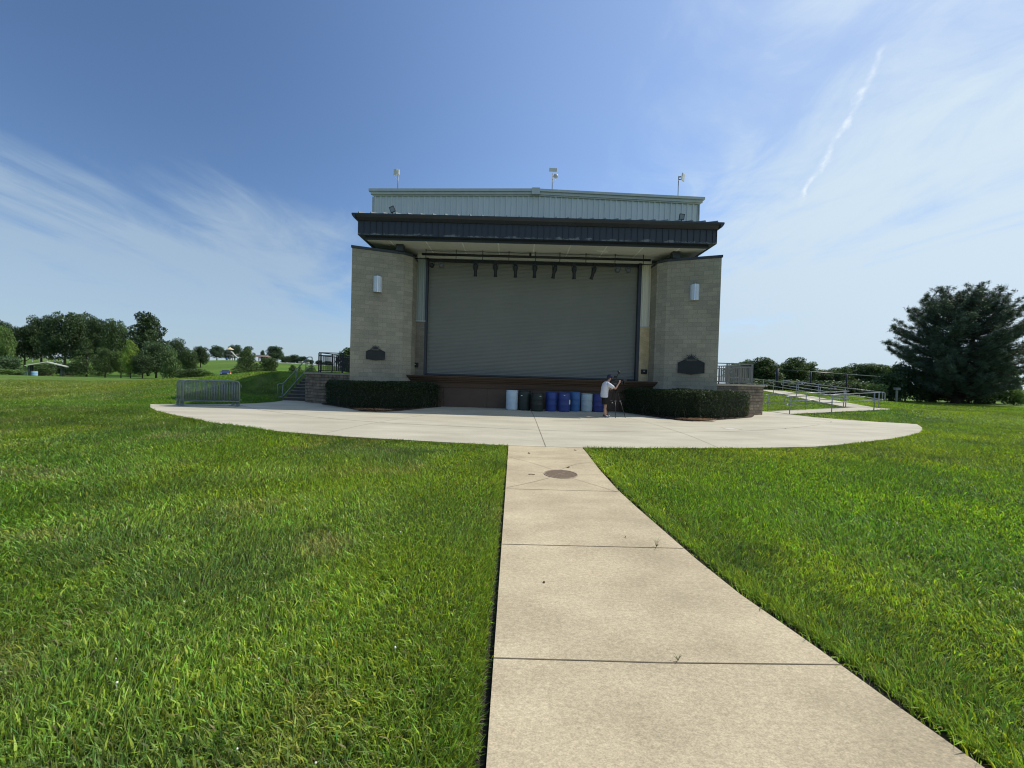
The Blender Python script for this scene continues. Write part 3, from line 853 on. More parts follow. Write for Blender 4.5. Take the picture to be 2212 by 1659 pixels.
# back volume with ribbed metal siding and very flat gable
XL, XR, YB = -7.90, 9.68, 21.0
def roofz(x): return 11.26+.22*(1-abs(x-XC)/(XR-XC))
b = MB()
x = XL; pitch = .2965; k = 0
prof = []
while x < XR-.02:
    a = x+.10
    prof += [(x, 0), (a-.055, 0), (a-.036, -.042), (a+.036, -.042), (a+.050, 0)]
    x += pitch
prof.append((XR, 0))
for i in range(len(prof)-1):
    (xa, da), (xb, db) = prof[i], prof[i+1]
    if xb > XR: xb = XR
    b.quad((xa, YB+da, 7.0), (xb, YB+db, 7.0), (xb, YB+db, roofz(xb)), (xa, YB+da, roofz(xa)))
b.build('upper_wall', M_SIDING, bld, world=True)
b = MB()
b.quad((XL, 33, 0), (XL, YB, 0), (XL, YB, 11.3), (XL, 33, 11.3)); b.quad((XR, YB, 0), (XR, 33, 0), (XR, 33, 11.3), (XR, YB, 11.3))
b.quad((XR, 33, 0), (XL, 33, 0), (XL, 33, 11.3), (XR, 33, 11.3))
b.poly([(XR, 33, 11.3), (XL, 33, 11.3), (XC, 33, 11.5)])
b.build('side_wall', M_SIDING, bld, world=True)
b = MB()
for sx, xe in ((-1, XL-.22), (1, XR+.22)):
    p = [(XC, YB-.19, 11.75), (xe, YB-.19, 11.52), (xe, 33.1, 11.52), (XC, 33.1, 11.75)]
    if sx > 0: p = [p[0], p[3], p[2], p[1]]
    b.poly(p)
b.build('roof', M_TRIM, bld, world=True)
b = MB()
for sx, xe in ((-1, XL-.21), (1, XR+.25)):
    # stepped rake trim
    for (d0, d1, zt, zb) in ((-.20, -.02, .07, -.06), (-.13, -.02, -.06, -.20), (-.08, -.036, -.20, -.26)):
        e = xe-sx*(.0 if zt > 0 else (.09 if zb > -.21 else .17))
        za, ze = 11.80, roofz(XR)+.0
        zx = lambda x_: 11.67-.215*abs(x_-XC)/(XR-XC)
        pts = [(XC, zx(XC)), (e, zx(e))]
        y0, y1 = YB+d0, YB+d1
        A0 = (XC, y0, zx(XC)+zb); A1 = (XC, y0, zx(XC)+zt); B0 = (e, y0, zx(e)+zb); B1 = (e, y0, zx(e)+zt)
        C0 = (XC, y1, zx(XC)+zb); C1 = (XC, y1, zx(XC)+zt); D0 = (e, y1, zx(e)+zb); D1 = (e, y1, zx(e)+zt)
        b.quad(A0, B0, B1, A1); b.quad(A1, B1, D1, C1); b.quad(A0, C0, D0, B0); b.quad(B0, D0, D1, B1)
b.box(XC-.22, XC+.22, YB-.225, YB-.02, 11.44, 11.765)
b.box(XC-.20, XC+.20, YB-.225, YB+.1, 11.765, 11.785)
b.build('rake_trim', M_TRIM, bld, world=True, weld=True)
b = MB()
for xe in (XL, XR):
    b = MB(); b.box(xe-.06, xe+.06, YB-.042, YB+.05, 7.0, 11.15)
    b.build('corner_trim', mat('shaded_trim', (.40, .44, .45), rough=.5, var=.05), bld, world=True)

# canopy
can = MB()
FL, FR, FY = -7.48, 9.20, 18.0
def rib_face(b, x0, x1, y, z0, z1, pitch, depth, wdt, uvz=True):
    x = x0
    while x < x1-1e-4:
        xe = min(x+pitch, x1)
        m1 = xe-wdt
        for (a, da, c, dc) in ((x, 0, m1, 0), (m1, 0, m1+.004, -depth), (m1+.004, -depth, xe-.004, -depth), (xe-.004, -depth, xe, 0)):
            b.quad((a, y+da, z0), (c, y+dc, z0), (c, y+dc, z1), (a, y+da, z1), uv=((a, z0), (c, z0), (c, z1), (a, z1)))
        x = xe
M_FASCIA = fascia_mat()
rib_face(can, FL, FR, FY, 8.05, 8.74, .2895, .034, .024)
can.quad((FL, 21, 8.05), (FL, 18, 8.05), (FL, 18, 8.74), (FL, 21, 8.74), uv=((0, 9), (1, 9), (1, 9), (0, 9)))
can.quad((FR, 18, 8.05), (FR, 21, 8.05), (FR, 21, 8.74), (FR, 18, 8.74), uv=((0, 9), (1, 9), (1, 9), (0, 9)))
can.build('fascia', M_FASCIA, bld, world=True)
b = MB()   # eave gutter, outward-leaning
gp = [(18.03, 8.68), (17.95, 8.68), (17.79, 8.78), (17.72, 8.87), (17.72, 8.92), (18.03, 8.92)]
b.extrude_x(gp, FL-.02, FR+.02, close=True)
for (xa, xb) in ((FL-.18, FL-.02), (FR+.02, FR+.18)):
    # side returns of the gutter
    q = (xa if xa < 0 else xb)
    inner = xb if xa < 0 else xa
    o = -1 if xa < 0 else 1
    P = [(inner, 8.68), (inner+o*.06, 8.70), (inner+o*.14, 8.80), (inner+o*.17, 8.87), (inner+o*.17, 8.92), (inner, 8.92)]
    b.poly([(p[0], 17.72, p[1]) for p in (P if o > 0 else P[::-1])])
    for k in range(6):
        a, c = P[k], P[(k+1) % 6]
        f = [(a[0], 17.72, a[1]), (c[0], 17.72, c[1]), (c[0], 21, c[1]), (a[0], 21, a[1])]
        b.poly(f if o < 0 else f[::-1])
b.build('gutter', M_DARK, bld, world=True)
b = MB()   # under-edge band set back from the fascia
b.box(FL+.0, FR-.0, 18.0, 18.27, 8.03, 8.048)
b.box(FL+.24, FR-.24, 18.25, 18.28, 7.90, 8.03)
b.box(FL+.24, FL+.27, 18.28, 20.98, 7.90, 8.03); b.box(FR-.27, FR-.24, 18.28, 20.98, 7.90, 8.03)
b.box(FL, FL+.24, 18.27, 20.98, 8.03, 8.048); b.box(FR-.24, FR, 18.27, 20.98, 8.03, 8.048)
b.build('fascia_edge', M_DARK, bld, world=True)
b = MB(); b.box(FL+.27, FR-.27, 18.28, 20.98, 7.93, 8.02)
sof = b.build('soffit', M_SOFFIT, bld, world=True)
b = MB()
xj = -6.1
while xj < 8.7:
    b.box(xj-.032, xj+.032, 18.28, 20.2, 7.924, 7.9295); xj += 1.72
b.box(FL+.28, FR-.28, 18.283, 18.31, 7.918, 7.929)
b.box(3.85, 4.45, 19.0, 19.25, 7.92, 7.929)
o = b.build('soffit_batten', M_SOFFIT_J, None)
o.location = (-bld.location[0], -bld.location[1], 0); o.parent = sof; KIDS.setdefault(sof.name, []).append(o)
b = MB()   # roof of the canopy with upstanding seams
b.quad((FL-.18, 17.72, 8.93), (FR+.18, 17.72, 8.93), (FR+.18, 21.0, 10.05), (FL-.18, 21.0, 10.05))
b.quad((FL-.18, 21, 8.93), (FL-.18, 17.72, 8.93), (FL-.18, 21.0, 10.05), (FL-.18, 21.0, 9.5)); b.quad((FR+.18, 17.72, 8.93), (FR+.18, 21, 8.93), (FR+.18, 21, 9.5), (FR+.18, 21.0, 10.05))
b.build('canopy_roof', M_DARK, bld, world=True)
b = MB(); x = FL+.12
while x < FR+.2:
    for (ya, yb_) in ((17.74, 21.0),):
        za = 8.93+(ya-17.72)*(1.12/3.28); zb = 10.05
        w_ = .03
        b.quad((x-w_, ya, za), (x-w_*.3, ya, za+.07), (x-w_*.3, yb_, zb+.07), (x-w_, yb_, zb))
        b.quad((x+w_*.3, ya, za+.07), (x+w_, ya, za), (x+w_, yb_, zb), (x+w_*.3, yb_, zb+.07))
        b.quad((x-w_*.3, ya, za+.07), (x+w_*.3, ya, za+.07), (x+w_*.3, yb_, zb+.07), (x-w_*.3, yb_, zb+.07))
        b.quad((x-w_, ya, za), (x+w_, ya, za), (x+w_*.3, ya, za+.07), (x-w_*.3, ya, za+.07))
    x += .567
b.build('roof_seam', mat('sunlit_seam', (.26, .275, .28), rough=.35, var=.2), bld, world=True)  # sunlight on the seams is put into this paler colour

# stage front
WY = 20.2
for s, mb_, ms in ((-1, M_BLOCK_SHADED, M_SIDING_SHADED), (1, M_BLOCK_LIT, M_SIDING_LIT)):
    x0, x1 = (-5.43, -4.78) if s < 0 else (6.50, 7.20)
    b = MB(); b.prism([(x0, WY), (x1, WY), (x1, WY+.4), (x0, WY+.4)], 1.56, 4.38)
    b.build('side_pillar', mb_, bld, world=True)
    b = MB(); b.box(x0-.01, x1+.04, WY-.03, WY+.4, 4.382, 4.43); b.build('pillar_ledge', M_TRIM, bld, world=True)
    b = MB(); xx = x0
    pr = [(x0, 0)]
    n = 3; wd = (x1-x0)/n
    for k in range(n):
        c = x0+wd*(k+.5)
        pr += [(c-.055, 0), (c-.035, -.05), (c+.035, -.05), (c+.055, 0)]
    pr.append((x1, 0))
    for k in range(len(pr)-1):
        b.quad((pr[k][0], WY+.06+pr[k][1], 4.432), (pr[k+1][0], WY+.06+pr[k+1][1], 4.432), (pr[k+1][0], WY+.06+pr[k+1][1], 7.72), (pr[k][0], WY+.06+pr[k][1], 7.72))
    b.quad((x1, WY+.06, 4.432), (x1, WY+.4, 4.432), (x1, WY+.4, 7.72), (x1, WY+.06, 7.72)); b.quad((x0, WY+.4, 4.432), (x0, WY+.06, 4.432), (x0, WY+.06, 7.72), (x0, WY+.4, 7.72))
    b.build('pillar_siding', ms, bld, world=True)
b = MB(); b.box(-5.24, 7.0, WY+.02, WY+.12, 7.722, 7.925); b.build('header', M_SOFFIT, bld, world=True)
b = MB()   # shutter guides and hood
b.box(-4.775, -4.665, WY-.01, WY+.35, 1.60, 7.715); b.box(6.345, 6.495, WY-.01, WY+.35, 1.60, 7.715)
b.box(-4.66, 6.34, WY+.13, WY+.35, 7.56, 7.715); b.box(-4.66, 6.34, WY+.10, WY+.2, 1.60, 1.665)
b.build('shutter_guide', M_DARK, bld, world=True)
b = MB(); z = 1.667; pr = []
while z < 7.55:
    pr += [(WY+.246, z), (WY+.236, z+.014), (WY+.231, z+.036), (WY+.236, z+.058)]
    z += .0725
pr.append((WY+.246, 7.56))
b.extrude_x(pr, -4.664, 6.344)
b.build('rolling_shutter', M_SHUT, bld, world=True)
b = MB()   # moulded ledge of the stage
lp = [(19.20, 1.575), (19.20, 1.525), (19.24, 1.515), (19.25, 1.46), (19.30, 1.43), (19.33, 1.345), (19.39, 1.32), (19.40, 1.27), (19.46, 1.262), (20.19, 1.262), (20.19, 1.575)]
b.extrude_x(lp, -5.39, 7.15, close=True)
b.build('stage_ledge', M_WOOD, bld, world=True)
b = MB(); b.box(-5.1, 6.9, 19.50, 19.62, 1.00, 1.26); b.box(-5.1, 6.9, 19.49, 19.62, 1.07, 1.10)
b.build('stage_beam', M_WOOD, bld, world=True)
xs_ = [-5.1, -3.58, -1.36, .93, 3.2, 5.4, 6.9]
for i in range(6):
    b = MB(); b.box(xs_[i]+.006, xs_[i+1]-.006, 19.56, 19.60, -.02, .998)
    b.build('stage_board', M_PLY, bld, world=True)
b = MB(); b.box(-5.2, 6.95, 19.64, 20.19, -.02, 1.25); b.build('stage_base', M_BLACK, bld, world=True)

# outlet boxes on the pillars
for s, (xa, xb, za, zb) in enumerate(((-5.37, -5.05, 1.98, 2.22), (6.62, 6.92, 1.96, 2.20))):
    t = thing('outlet_box', ['black outlet box on the pillar at the left of the shutter', 'black outlet box on the pillar at the right of the shutter'][s], 'outlet box', ((xa+xb)/2, WY, za), 0, 'outlet boxes on the pillars')
    w, h = xb-xa, zb-za
    b = MB(); b.box(-w/2, w/2, -.06, -.001, 0, h); b.build('cover', M_BLACK, t, bevel=.008)
    b = MB(); b.box(-.04, .04, -.075, -.061, h*.55, h*.68); b.build('latch', mat('bright_metal', (.6, .62, .62), rough=.3, metal=.7), t)

def tower_face(s, t):
    """point on the slanted outer face, t metres-fraction from the outer edge, and its outward angle"""
    ax, ay = XC+s*HALF, 18.2; bx, by = XC+s*6.48, 19.02
    return ax+(bx-ax)*t, ay+(by-ay)*t, math.atan2(by-ay, bx-ax) if s < 0 else math.atan2(ay-by, ax-bx)
# wall lamps
M_LAMPBODY = mat('brushed_metal', (.50, .54, .58), rough=.35, metal=.6, var=.08, vscale=6, stretch=(1, 1, 8))
M_LAMPGLASS = mat('milky_glass', (.55, .61, .68), rough=.25, var=.07, vscale=5, spec=.6)
def wall_lamp(s, t, z, label):
    x, y, a = tower_face(s, t)
    o = thing('wall_lamp', label, 'wall lamp', (x, y, z), a, 'wall lamps on the towers')
    b = MB(); b.box(-.20, .20, -.03, -.001, 0, .76); b.build('back_plate', M_LAMPBODY, o)
    pr = [(.195*math.cos(t_), -.03-.15*math.sin(t_)) for t_ in [math.pi*k/10 for k in range(11)]]
    for sd_ in (0, 1):
        b = MB(); seg = pr[:6] if sd_ == 0 else pr[5:]
        for k in range(len(seg)-1):
            b.quad((seg[k+1][0], seg[k+1][1], .03), (seg[k][0], seg[k][1], .03), (seg[k][0], seg[k][1], .73), (seg[k+1][0], seg[k+1][1], .73), sm=True)
        b.build('diffuser', M_LAMPGLASS, o)
    for z0, z1 in ((0, .03), (.73, .76)):
        b = MB(); b.poly([(p[0], p[1], z1) for p in pr]); b.poly([(p[0], p[1], z0) for p in pr[::-1]])
        for k in range(10): b.quad((pr[k+1][0], pr[k+1][1], z0), (pr[k][0], pr[k][1], z0), (pr[k][0], pr[k][1], z1), (pr[k+1][0], pr[k+1][1], z1))
        b.build('end_cap', M_LAMPBODY, o)
    b = MB(); b.box(-.014, .014, -.215, -.175, -.01, .77); b.build('fin', mat('polished_fin', (.75, .77, .8), rough=.2, metal=.8), o)
wall_lamp(-1, .495, 5.50, 'brushed metal half round wall lamp on the left block tower')
wall_lamp(1, .47, 5.52, 'brushed metal half round wall lamp on the right block tower')

# bronze plaques with a burst of rays on top
M_BRONZE = mat('dark_bronze', (.020, .024, .026), rough=.45, metal=.3, var=.3, vscale=4)
M_BRONZE2 = mat('worn_bronze', (.075, .065, .048), rough=.5, metal=.3, var=.4, vscale=12)
def plaque(s, t, z0, w, h, label):
    x, y, a = tower_face(s, t)
    o = thing('plaque', label, 'plaque', (x, y, z0), a, 'bronze plaques on the towers')
    k = w/.86
    def hexa(g): return [(-w/2+g, g*.6), (-.07*k, -.05*k+g), (0, -.065*k+g), (.07*k, -.05*k+g), (w/2-g, g*.6), (w/2-g, h-g*.6), (.16*k, h+.13*k-g), (-.16*k, h+.13*k-g), (-w/2+g, h-g*.6)]
    b = MB(); P = hexa(0)
    b.poly([(p[0], -.045, p[1]) for p in P]);
    for i in range(len(P)):
        p, q = P[i], P[(i+1) % len(P)]
        b.quad((p[0], 0, p[1]), (q[0], 0, q[1]), (q[0], -.045, q[1]), (p[0], -.045, p[1]))
    b.build('panel', M_BRONZE, o)
    b = MB(); Q = hexa(.022)
    for i in range(len(P)):
        p, q, p2, q2 = P[i], P[(i+1) % len(P)], Q[i], Q[(i+1) % len(P)]
        b.quad((p[0], -.06, p[1]), (q[0], -.06, q[1]), (q2[0], -.06, q2[1]), (p2[0], -.06, p2[1]))
        b.quad((p[0], -.045, p[1]), (q[0], -.045, q[1]), (q[0], -.06, q[1]), (p[0], -.06, p[1]))
        b.quad((p2[0], -.06, p2[1]), (q2[0], -.06, q2[1]), (q2[0], -.045, q2[1]), (p2[0], -.045, p2[1]))
    b.build('border', M_BRONZE, o)
    b = MB(); c = (0, h+.10*k)
    for i in range(9):
        an = math.pi*(.07+.86*i/8); L_ = (.25 if i % 2 == 0 else .21)*k
        tip = (math.cos(an)*L_, c[1]+math.sin(an)*L_*.95)
        l = (math.cos(an-.19)*.09*k, c[1]+math.sin(an-.19)*.09*k); r_ = (math.cos(an+.19)*.09*k, c[1]+math.sin(an+.19)*.09*k)
        b.poly([(l[0], -.055, l[1]), (tip[0], -.03, tip[1]), (r_[0], -.055, r_[1]), (0, -.06, c[1])])
        b.quad((l[0], 0, l[1]), (tip[0], 0, tip[1]), (tip[0], -.03, tip[1]), (l[0], -.055, l[1])); b.quad((tip[0], 0, tip[1]), (r_[0], 0, r_[1]), (r_[0], -.055, r_[1]), (tip[0], -.03, tip[1]))
    b.build('ray_ornament', M_BRONZE, o)
    b = MB()
    ban = [(-.20*k, h+.085*k), (-.13*k, h+.055*k), (0, h+.045*k), (.13*k, h+.055*k), (.20*k, h+.085*k)]
    for i in range(4):
        p, q = ban[i], ban[i+1]
        b.quad((p[0], -.075, p[1]), (q[0], -.075, q[1]), (q[0], -.07, q[1]+.07*k), (p[0], -.07, p[1]+.07*k))
        b.quad((p[0], -.045, p[1]), (q[0], -.045, q[1]), (q[0], -.075, q[1]), (p[0], -.075, p[1]))
    b.build('ribbon_ornament', M_BRONZE2, o)
plaque(-1, .485, 2.28, .86, .37, 'dark bronze plaque with a ray ornament, the smaller one, on the left tower')
plaque(1, .487, 2.05, 1.17, .49, 'dark bronze plaque with a ray ornament, the larger one, on the right tower')

# lighting pipes above the stage
pp = thing('lighting_truss', 'long dark lighting pipes hung below the canopy in front of the shutter', 'lighting truss', (XC, 19.5, 7.48))
b = MB(); b.tube([(-4.84, 19.5, 7.68), (6.68, 19.5, 7.68)], .062, n=12); b.build('thick_pipe', M_BLACK, pp, world=True)
b = MB(); b.tube([(-5.2, 19.6, 7.48), (7.25, 19.6, 7.48)], .024, n=8); b.build('thin_pipe', M_BLACK, pp, world=True)
hx = [-4.62, -3.1, -1.76, -.44, .90, 2.12, 3.43, 4.89, 6.31]
for x in hx:
    b = MB(); b.box(x-.016, x+.016, 19.44, 19.46, 7.44, 7.93); b.box(x-.02, x+.02, 19.44, 19.64, 7.44, 7.46); b.build('hanger', M_BLACK, pp, world=True)
b = MB()
for i in range(len(hx)-1):
    n = 6; b.tube([(hx[i]+(hx[i+1]-hx[i])*t/n, 19.43, 7.86-.035*math.sin(math.pi*t/n)) for t in range(n+1)], .008, n=5)
b.build('cable', M_BLACK, pp, world=True)
b = MB(); b.box(.58, .68, 19.38, 19.48, 7.73, 7.86); b.build('junction_box', M_BLACK, pp, world=True)

# stage lights
def spotlight(x, tilt, swing, label):
    o = thing('spotlight', label, 'spotlight', (x, 19.6, 7.456), swing, 'long spotlights on the pipe'); o.scale = (1.3, 1.3, 1.3)
    b = MB(); b.bar((0, 0, -.0), (0, 0, -.10), .03); b.box(-.035, .035, -.035, .035, -.012, .03); b.build('clamp', M_BLACK, o)
    b = MB(); b.bar((-.10, 0, -.10), (.10, 0, -.10), .022); b.bar((-.10, 0, -.10), (-.10, 0, -.30), .018); b.bar((.10, 0, -.10), (.10, 0, -.30), .018); b.build('yoke', M_BLACK, o)
    m = Matrix.Translation((0, 0, -.28)) @ Matrix.Rotation(tilt, 4, 'X')
    b = MB(); b.lathe([(0, .17), (.055, .16), (.085, .10), (.085, -.06), (.062, -.09), (.062, -.27), (.074, -.28), (.074, -.33), (.055, -.33)], n=14, m=m)
    b.build('housing', M_BLACK, o)
    b = MB(); b.lathe([(.056, -.325), (0, -.315)], n=14, m=m); b.build('lens', mat('lens_glass', (.10, .12, .15), rough=.1), o)
def par_light(x, tilt, swing, label, m_):
    o = thing('round_stage_light', label, 'stage light', (x, 19.6, 7.456), swing, 'round stage lights in pairs at the ends of the pipe')
    b = MB(); b.bar((0, 0, 0), (0, 0, -.12), .025); b.box(-.03, .03, -.03, .03, -.012, .03); b.build('clamp', M_BLACK, o)
    b = MB(); b.bar((-.13, 0, -.12), (.13, 0, -.12), .02); b.bar((-.13, 0, -.12), (-.13, 0, -.30), .016); b.bar((.13, 0, -.12), (.13, 0, -.30), .016); b.build('yoke', M_BLACK, o)
    m = Matrix.Translation((0, 0, -.28)) @ Matrix.Rotation(tilt, 4, 'X')
    b = MB(); b.lathe([(0, .10), (.05, .095), (.085, .06), (.115, 0), (.118, -.09), (.105, -.09)], n=16, m=m); b.build('housing', m_, o)
    b = MB(); b.lathe([(.104, -.05), (0, -.02)], n=16, m=m); b.build('lens', mat('par_glass', (.28, .30, .33), rough=.2, var=.3, vscale=30), o)
order = ['first', 'second', 'third', 'middle', 'fifth', 'sixth', 'last']
for i, (x, sw, tl) in enumerate(((-2.12, .1, .25), (-1.11, -.1, .2), (-.10, -.2, .15), (.88, .0, .1), (1.89, .5, .35), (2.88, -.2, .2), (3.87, .6, .4))):
    nm = f'long black spotlight, the {order[i]} of seven counted from the left along the pipe' if i != 3 else 'long black spotlight hanging in the middle of the row of seven'
    spotlight(x, tl, sw, nm)
M_PARB = mat('grey_par', (.10, .11, .12), rough=.4, var=.3, vscale=9)
for x, sw, lb, m_ in ((-4.34, .5, 'round stage light nearest the left end of the pipe', M_BLACK), (-3.86, .3, 'round stage light, the inner one of the left pair', M_PARB),
                  (5.07, -.2, 'round stage light, the inner one of the right pair', M_PARB), (5.61, -.6, 'round stage light nearest the right end of the pipe', M_PARB)):
    par_light(x, .9, sw, lb, m_)

# floodlights that stand on the canopy roof
def _s(o, k): o.scale = (k, k, k)
M_FLG = mat('flood_glass', (.25, .28, .30), rough=.2, var=.1)
def floodlight(x, y, z, rz, ry, label):
    o = thing('floodlight', label, 'floodlight', (x, y, z), rz, 'small floodlights on the canopy roof'); _s(o, .78)
    b = MB(); b.tube([(0, 0, -.05), (0, 0, .12)], .02, n=8); b.box(-.05, .05, -.03, .03, .10, .14); b.build('bracket', M_BLACK, o)
    m = Matrix.Translation((0, 0, .30)) @ Matrix.Rotation(ry, 4, 'Y') @ Matrix.Rotation(.2, 4, 'X')
    b = MB(); 
    for q in ((-.155, -.138, -.05, .03, -.17, .17), (.138, .155, -.05, .03, -.17, .17), (-.137, .137, -.05, .03, .153, .17), (-.137, .137, -.05, .03, -.17, -.153)): b.box(*q, m)
    b.build('frame', M_BLACK, o)
    b = MB(); b.box(-.134, .134, -.03, .018, -.144, .144, m); b.build('glass', M_FLG, o)
floodlight(-6.05, 18.5, 9.22, -.2, -.35, 'small square floodlight leaning on the left end of the canopy roof')
floodlight(7.75, 18.5, 9.22, .1, .05, 'small square floodlight standing on the right end of the canopy roof')

# antennas on the upper roof
M_WHITE = mat('antenna_white', (.62, .63, .60), rough=.5, var=.05)
M_MAST = mat('galvanised', (.20, .22, .23), rough=.5, metal=.5, var=.1)
def roof_at(x): return 11.75-.23*abs(x-XC)/(XR+.22-XC)
def antenna(x, label, kind):
    zb = roof_at(x)
    o = thing('antenna', label, 'antenna', (x, 21.5, zb), 0, 'antennas on the roof')
    top = {'left': 12.66, 'mid': 12.95, 'right': 12.97}[kind]-zb
    b = MB(); b.tube([(0, 0, -.03), (0, 0, top+.12 if kind == 'left' else top)], .022, n=8); b.build('mast', M_MAST, o)
    if kind == 'left':
        m = Matrix.Translation((-.12, -.05, top+.08)) @ Matrix.Rotation(-.5, 4, 'Z') @ Matrix.Rotation(.03, 4, 'Y')
        b = MB(); b.box(-.12, .12, -.05, .0, -.17, .17, m); b.build('panel', M_WHITE, o, bevel=.015)
        m = Matrix.Translation((.02, -.06, top+.08)) @ Matrix.Rotation(1.1, 4, 'Z')
        b = MB(); b.box(-.05, .05, -.07, .0, -.14, .14, m); b.build('radio', mat('radio_grey', (.45, .47, .46), rough=.5, var=.1), o, bevel=.01)
        b = MB(); b.tube([(-.14, -.05, top-.09), (-.12, -.06, top-.2), (-.01, -.03, top-.3)], .008, n=5); b.build('cable', M_WHITE, o)
    elif kind == 'mid':
        m = Matrix.Translation((.03, -.06, top+.13)) @ Matrix.Rotation(.03, 4, 'Y')
        b = MB(); b.box(-.23, .23, -.05, .02, -.11, .11, m); b.build('panel', M_WHITE, o, bevel=.03)
        m = Matrix.Translation((.17, -.10, top-.22)) @ Matrix.Rotation(R(90), 4, 'X')
        b = MB(); b.lathe([(0, .06), (.08, .055), (.13, .02), (.135, -.01), (0, -.012)], n=20, m=m); b.build('dish', mat('dish_grey', (.50, .50, .46), rough=.5, var=.06), o)
        b = MB(); b.tube([(.17, -.04, top-.36), (.10, -.03, top-.5), (.01, -.02, top-.6)], .008, n=5); b.bar((0, 0, top-.22), (.17, -.05, top-.22), .03); b.build('cable', M_WHITE, o)
    else:
        m = Matrix.Translation((.20, -.04, top-.10)) @ Matrix.Rotation(.10, 4, 'Y') @ Matrix.Rotation(.7, 4, 'Z')
        b = MB(); b.box(-.13, .13, -.06, .0, -.20, .20, m); b.build('panel', M_WHITE, o, bevel=.012)
        b = MB(); b.bar((0, 0, top-.06), (.13, -.02, top-.06), .05); b.build('bracket', M_MAST, o)
        b = MB(); b.bar((0, 0, top-.2), (.12, -.02, top-.2), .04); b.build('bracket', M_MAST, o)
antenna(-6.76, 'white panel antenna with a cable on a mast near the left end of the roof', 'left')
antenna(1.80, 'white flat antenna with a round dish below it, near the middle of the roof', 'mid')
antenna(8.76, 'tilted white panel antenna on a leaning mast near the right end of the roof', 'right')

# ------------------------------------------------------------------ retaining walls, terraces, steps
def stone_wall(poly_front, ret, label, s):
    """poly_front: two points of the slanted front, ret: back end of the outer return"""
    o = thing('retaining_wall', label, 'retaining wall', (*poly_front[0], 0), 0, 'stone retaining walls beside the stage')
    (ax, ay), (bx, by) = poly_front
    b = MB()
    L1 = math.hypot(bx-ax, by-ay)
    def face(p, q, u0):
        L_ = math.hypot(q[0]-p[0], q[1]-p[1])
        b.quad((p[0], p[1], -.05), (q[0], q[1], -.05), (q[0], q[1], 1.47), (p[0], p[1], 1.47), uv=((u0, 0), (u0+L_, 0), (u0+L_, 1.52), (u0, 1.52)))
    if s < 0: face(ret, (ax, ay), 0); face((ax, ay), (bx, by), 7.0); 
    else: face((bx, by), (ax, ay), 0); face((ax, ay), ret, 3.7)
    b.build('wall_face', M_STONE, o, world=True)
    b = MB()
    n = Vector((by-ay, -(bx-ax), 0)).normalized()
    if n.y > 0: n = -n
    e = .05; out = -1 if s < 0 else 1
    P = [(ax+n.x*e+out*.05, ay+n.y*e), (bx, by+n.y*e), (bx, by+.35), (ax-out*.30, ay+.35), (ax-out*.30, ret[1]), (ax+out*.05, ret[1])]
    area = sum(P[i][0]*P[(i+1) % 6][1]-P[(i+1) % 6][0]*P[i][1] for i in range(6))
    if area < 0: P = P[::-1]
    b.prism(P, 1.472, 1.56, bottom=True); b.build('coping', M_CAP, o, world=True)
stone_wall([(-10.85, 19.93), (-7.82, 18.32)], (-10.85, 27.5), 'rough brown stone retaining wall with a stone cap beside the steps', -1)
stone_wall([(13.0, 20.13), (9.60, 18.32)], (13.0, 27.5), 'rough brown stone retaining wall with a stone cap beside the ramp', 1)
for nm, P in (('terrace', [(-10.55, 20.2), (-7.84, 18.75), (-7.84, 27.5), (-10.55, 27.5)]), ('terrace', [(9.62, 18.75), (12.7, 20.4), (12.7, 27.5), (9.62, 27.5)])):
    b = MB(); b.prism(P, .2, 1.545); tag(b.build(nm, M_PLAZA), kind='structure')

st = thing('steps', 'dark concrete steps climbing the bank beside the left stone wall', 'steps', (-11.6, 20.7, 0))
M_STEP = mat('step_concrete', (.075, .072, .060), rough=.9, var=.25, vscale=3, bump=.3)
for k in range(9):
    b = MB(); z1 = 1.55*(k+1)/9; y0 = 20.7+k*.29
    b.box(-12.40, -10.87, y0, 23.6, z1-1.55/9+(.0005 if k else -.05), z1); sp_ = b.build('step', M_STEP, st, world=True)
    b = MB(); b.box(-12.402, -10.868, y0-.012, y0+.06, z1-.035, z1+.003); b.build('nosing', mat('step_nosing', (.20, .19, .165), rough=.85, var=.2), st, world=True)

def rail_tube(b, pts, r=.026): b.tube(pts, r, n=8)
def fillet(pts, r, n=5):
    """round the corners of a polyline"""
    out = [Vector(pts[0])]
    for k in range(1, len(pts)-1):
        a, p, c = Vector(pts[k-1]), Vector(pts[k]), Vector(pts[k+1])
        d1, d2 = (a-p), (c-p); rr = min(r, d1.length*.49, d2.length*.49)
        s_, e_ = p+d1.normalized()*rr, p+d2.normalized()*rr
        for j in range(n+1):
            t = j/n; out.append(s_*(1-t)**2+p*2*t*(1-t)+e_*t*t)
    out.append(Vector(pts[-1])); return out
M_RAIL_DK = mat('green_grey_paint', (.22, .26, .25), rough=.45, metal=.3, var=.1)
hr = thing('stair_handrail', 'grey tube handrail with two rails following the steps', 'handrail', (-12.45, 20.6, 0))
b = MB(); r_ = 0; rail_tube(b, fillet([(-12.48, 20.25, .16), (-12.48, 20.25, .88), (-12.48, 20.72, .90), (-12.48, 23.2, 2.47), (-12.48, 23.65, 2.49), (-12.48, 23.65, 1.4)], .09)); b.build('upper_rail', M_RAIL_DK, hr, world=True)
b = MB(); rail_tube(b, fillet([(-12.48, 20.25, .18), (-12.48, 20.70, .20), (-12.48, 23.2, 1.80), (-12.48, 23.65, 1.82)], .07)); b.build('lower_rail', M_RAIL_DK, hr, world=True)
for (y, z0, z1) in ((20.70, -.03, .9), (21.95, .7, 1.68), (22.95, 1.25, 2.33)):
    b = MB(); rail_tube(b, [(-12.48, y, z0), (-12.48, y, z1)]); b.build('post', M_RAIL_DK, hr, world=True)

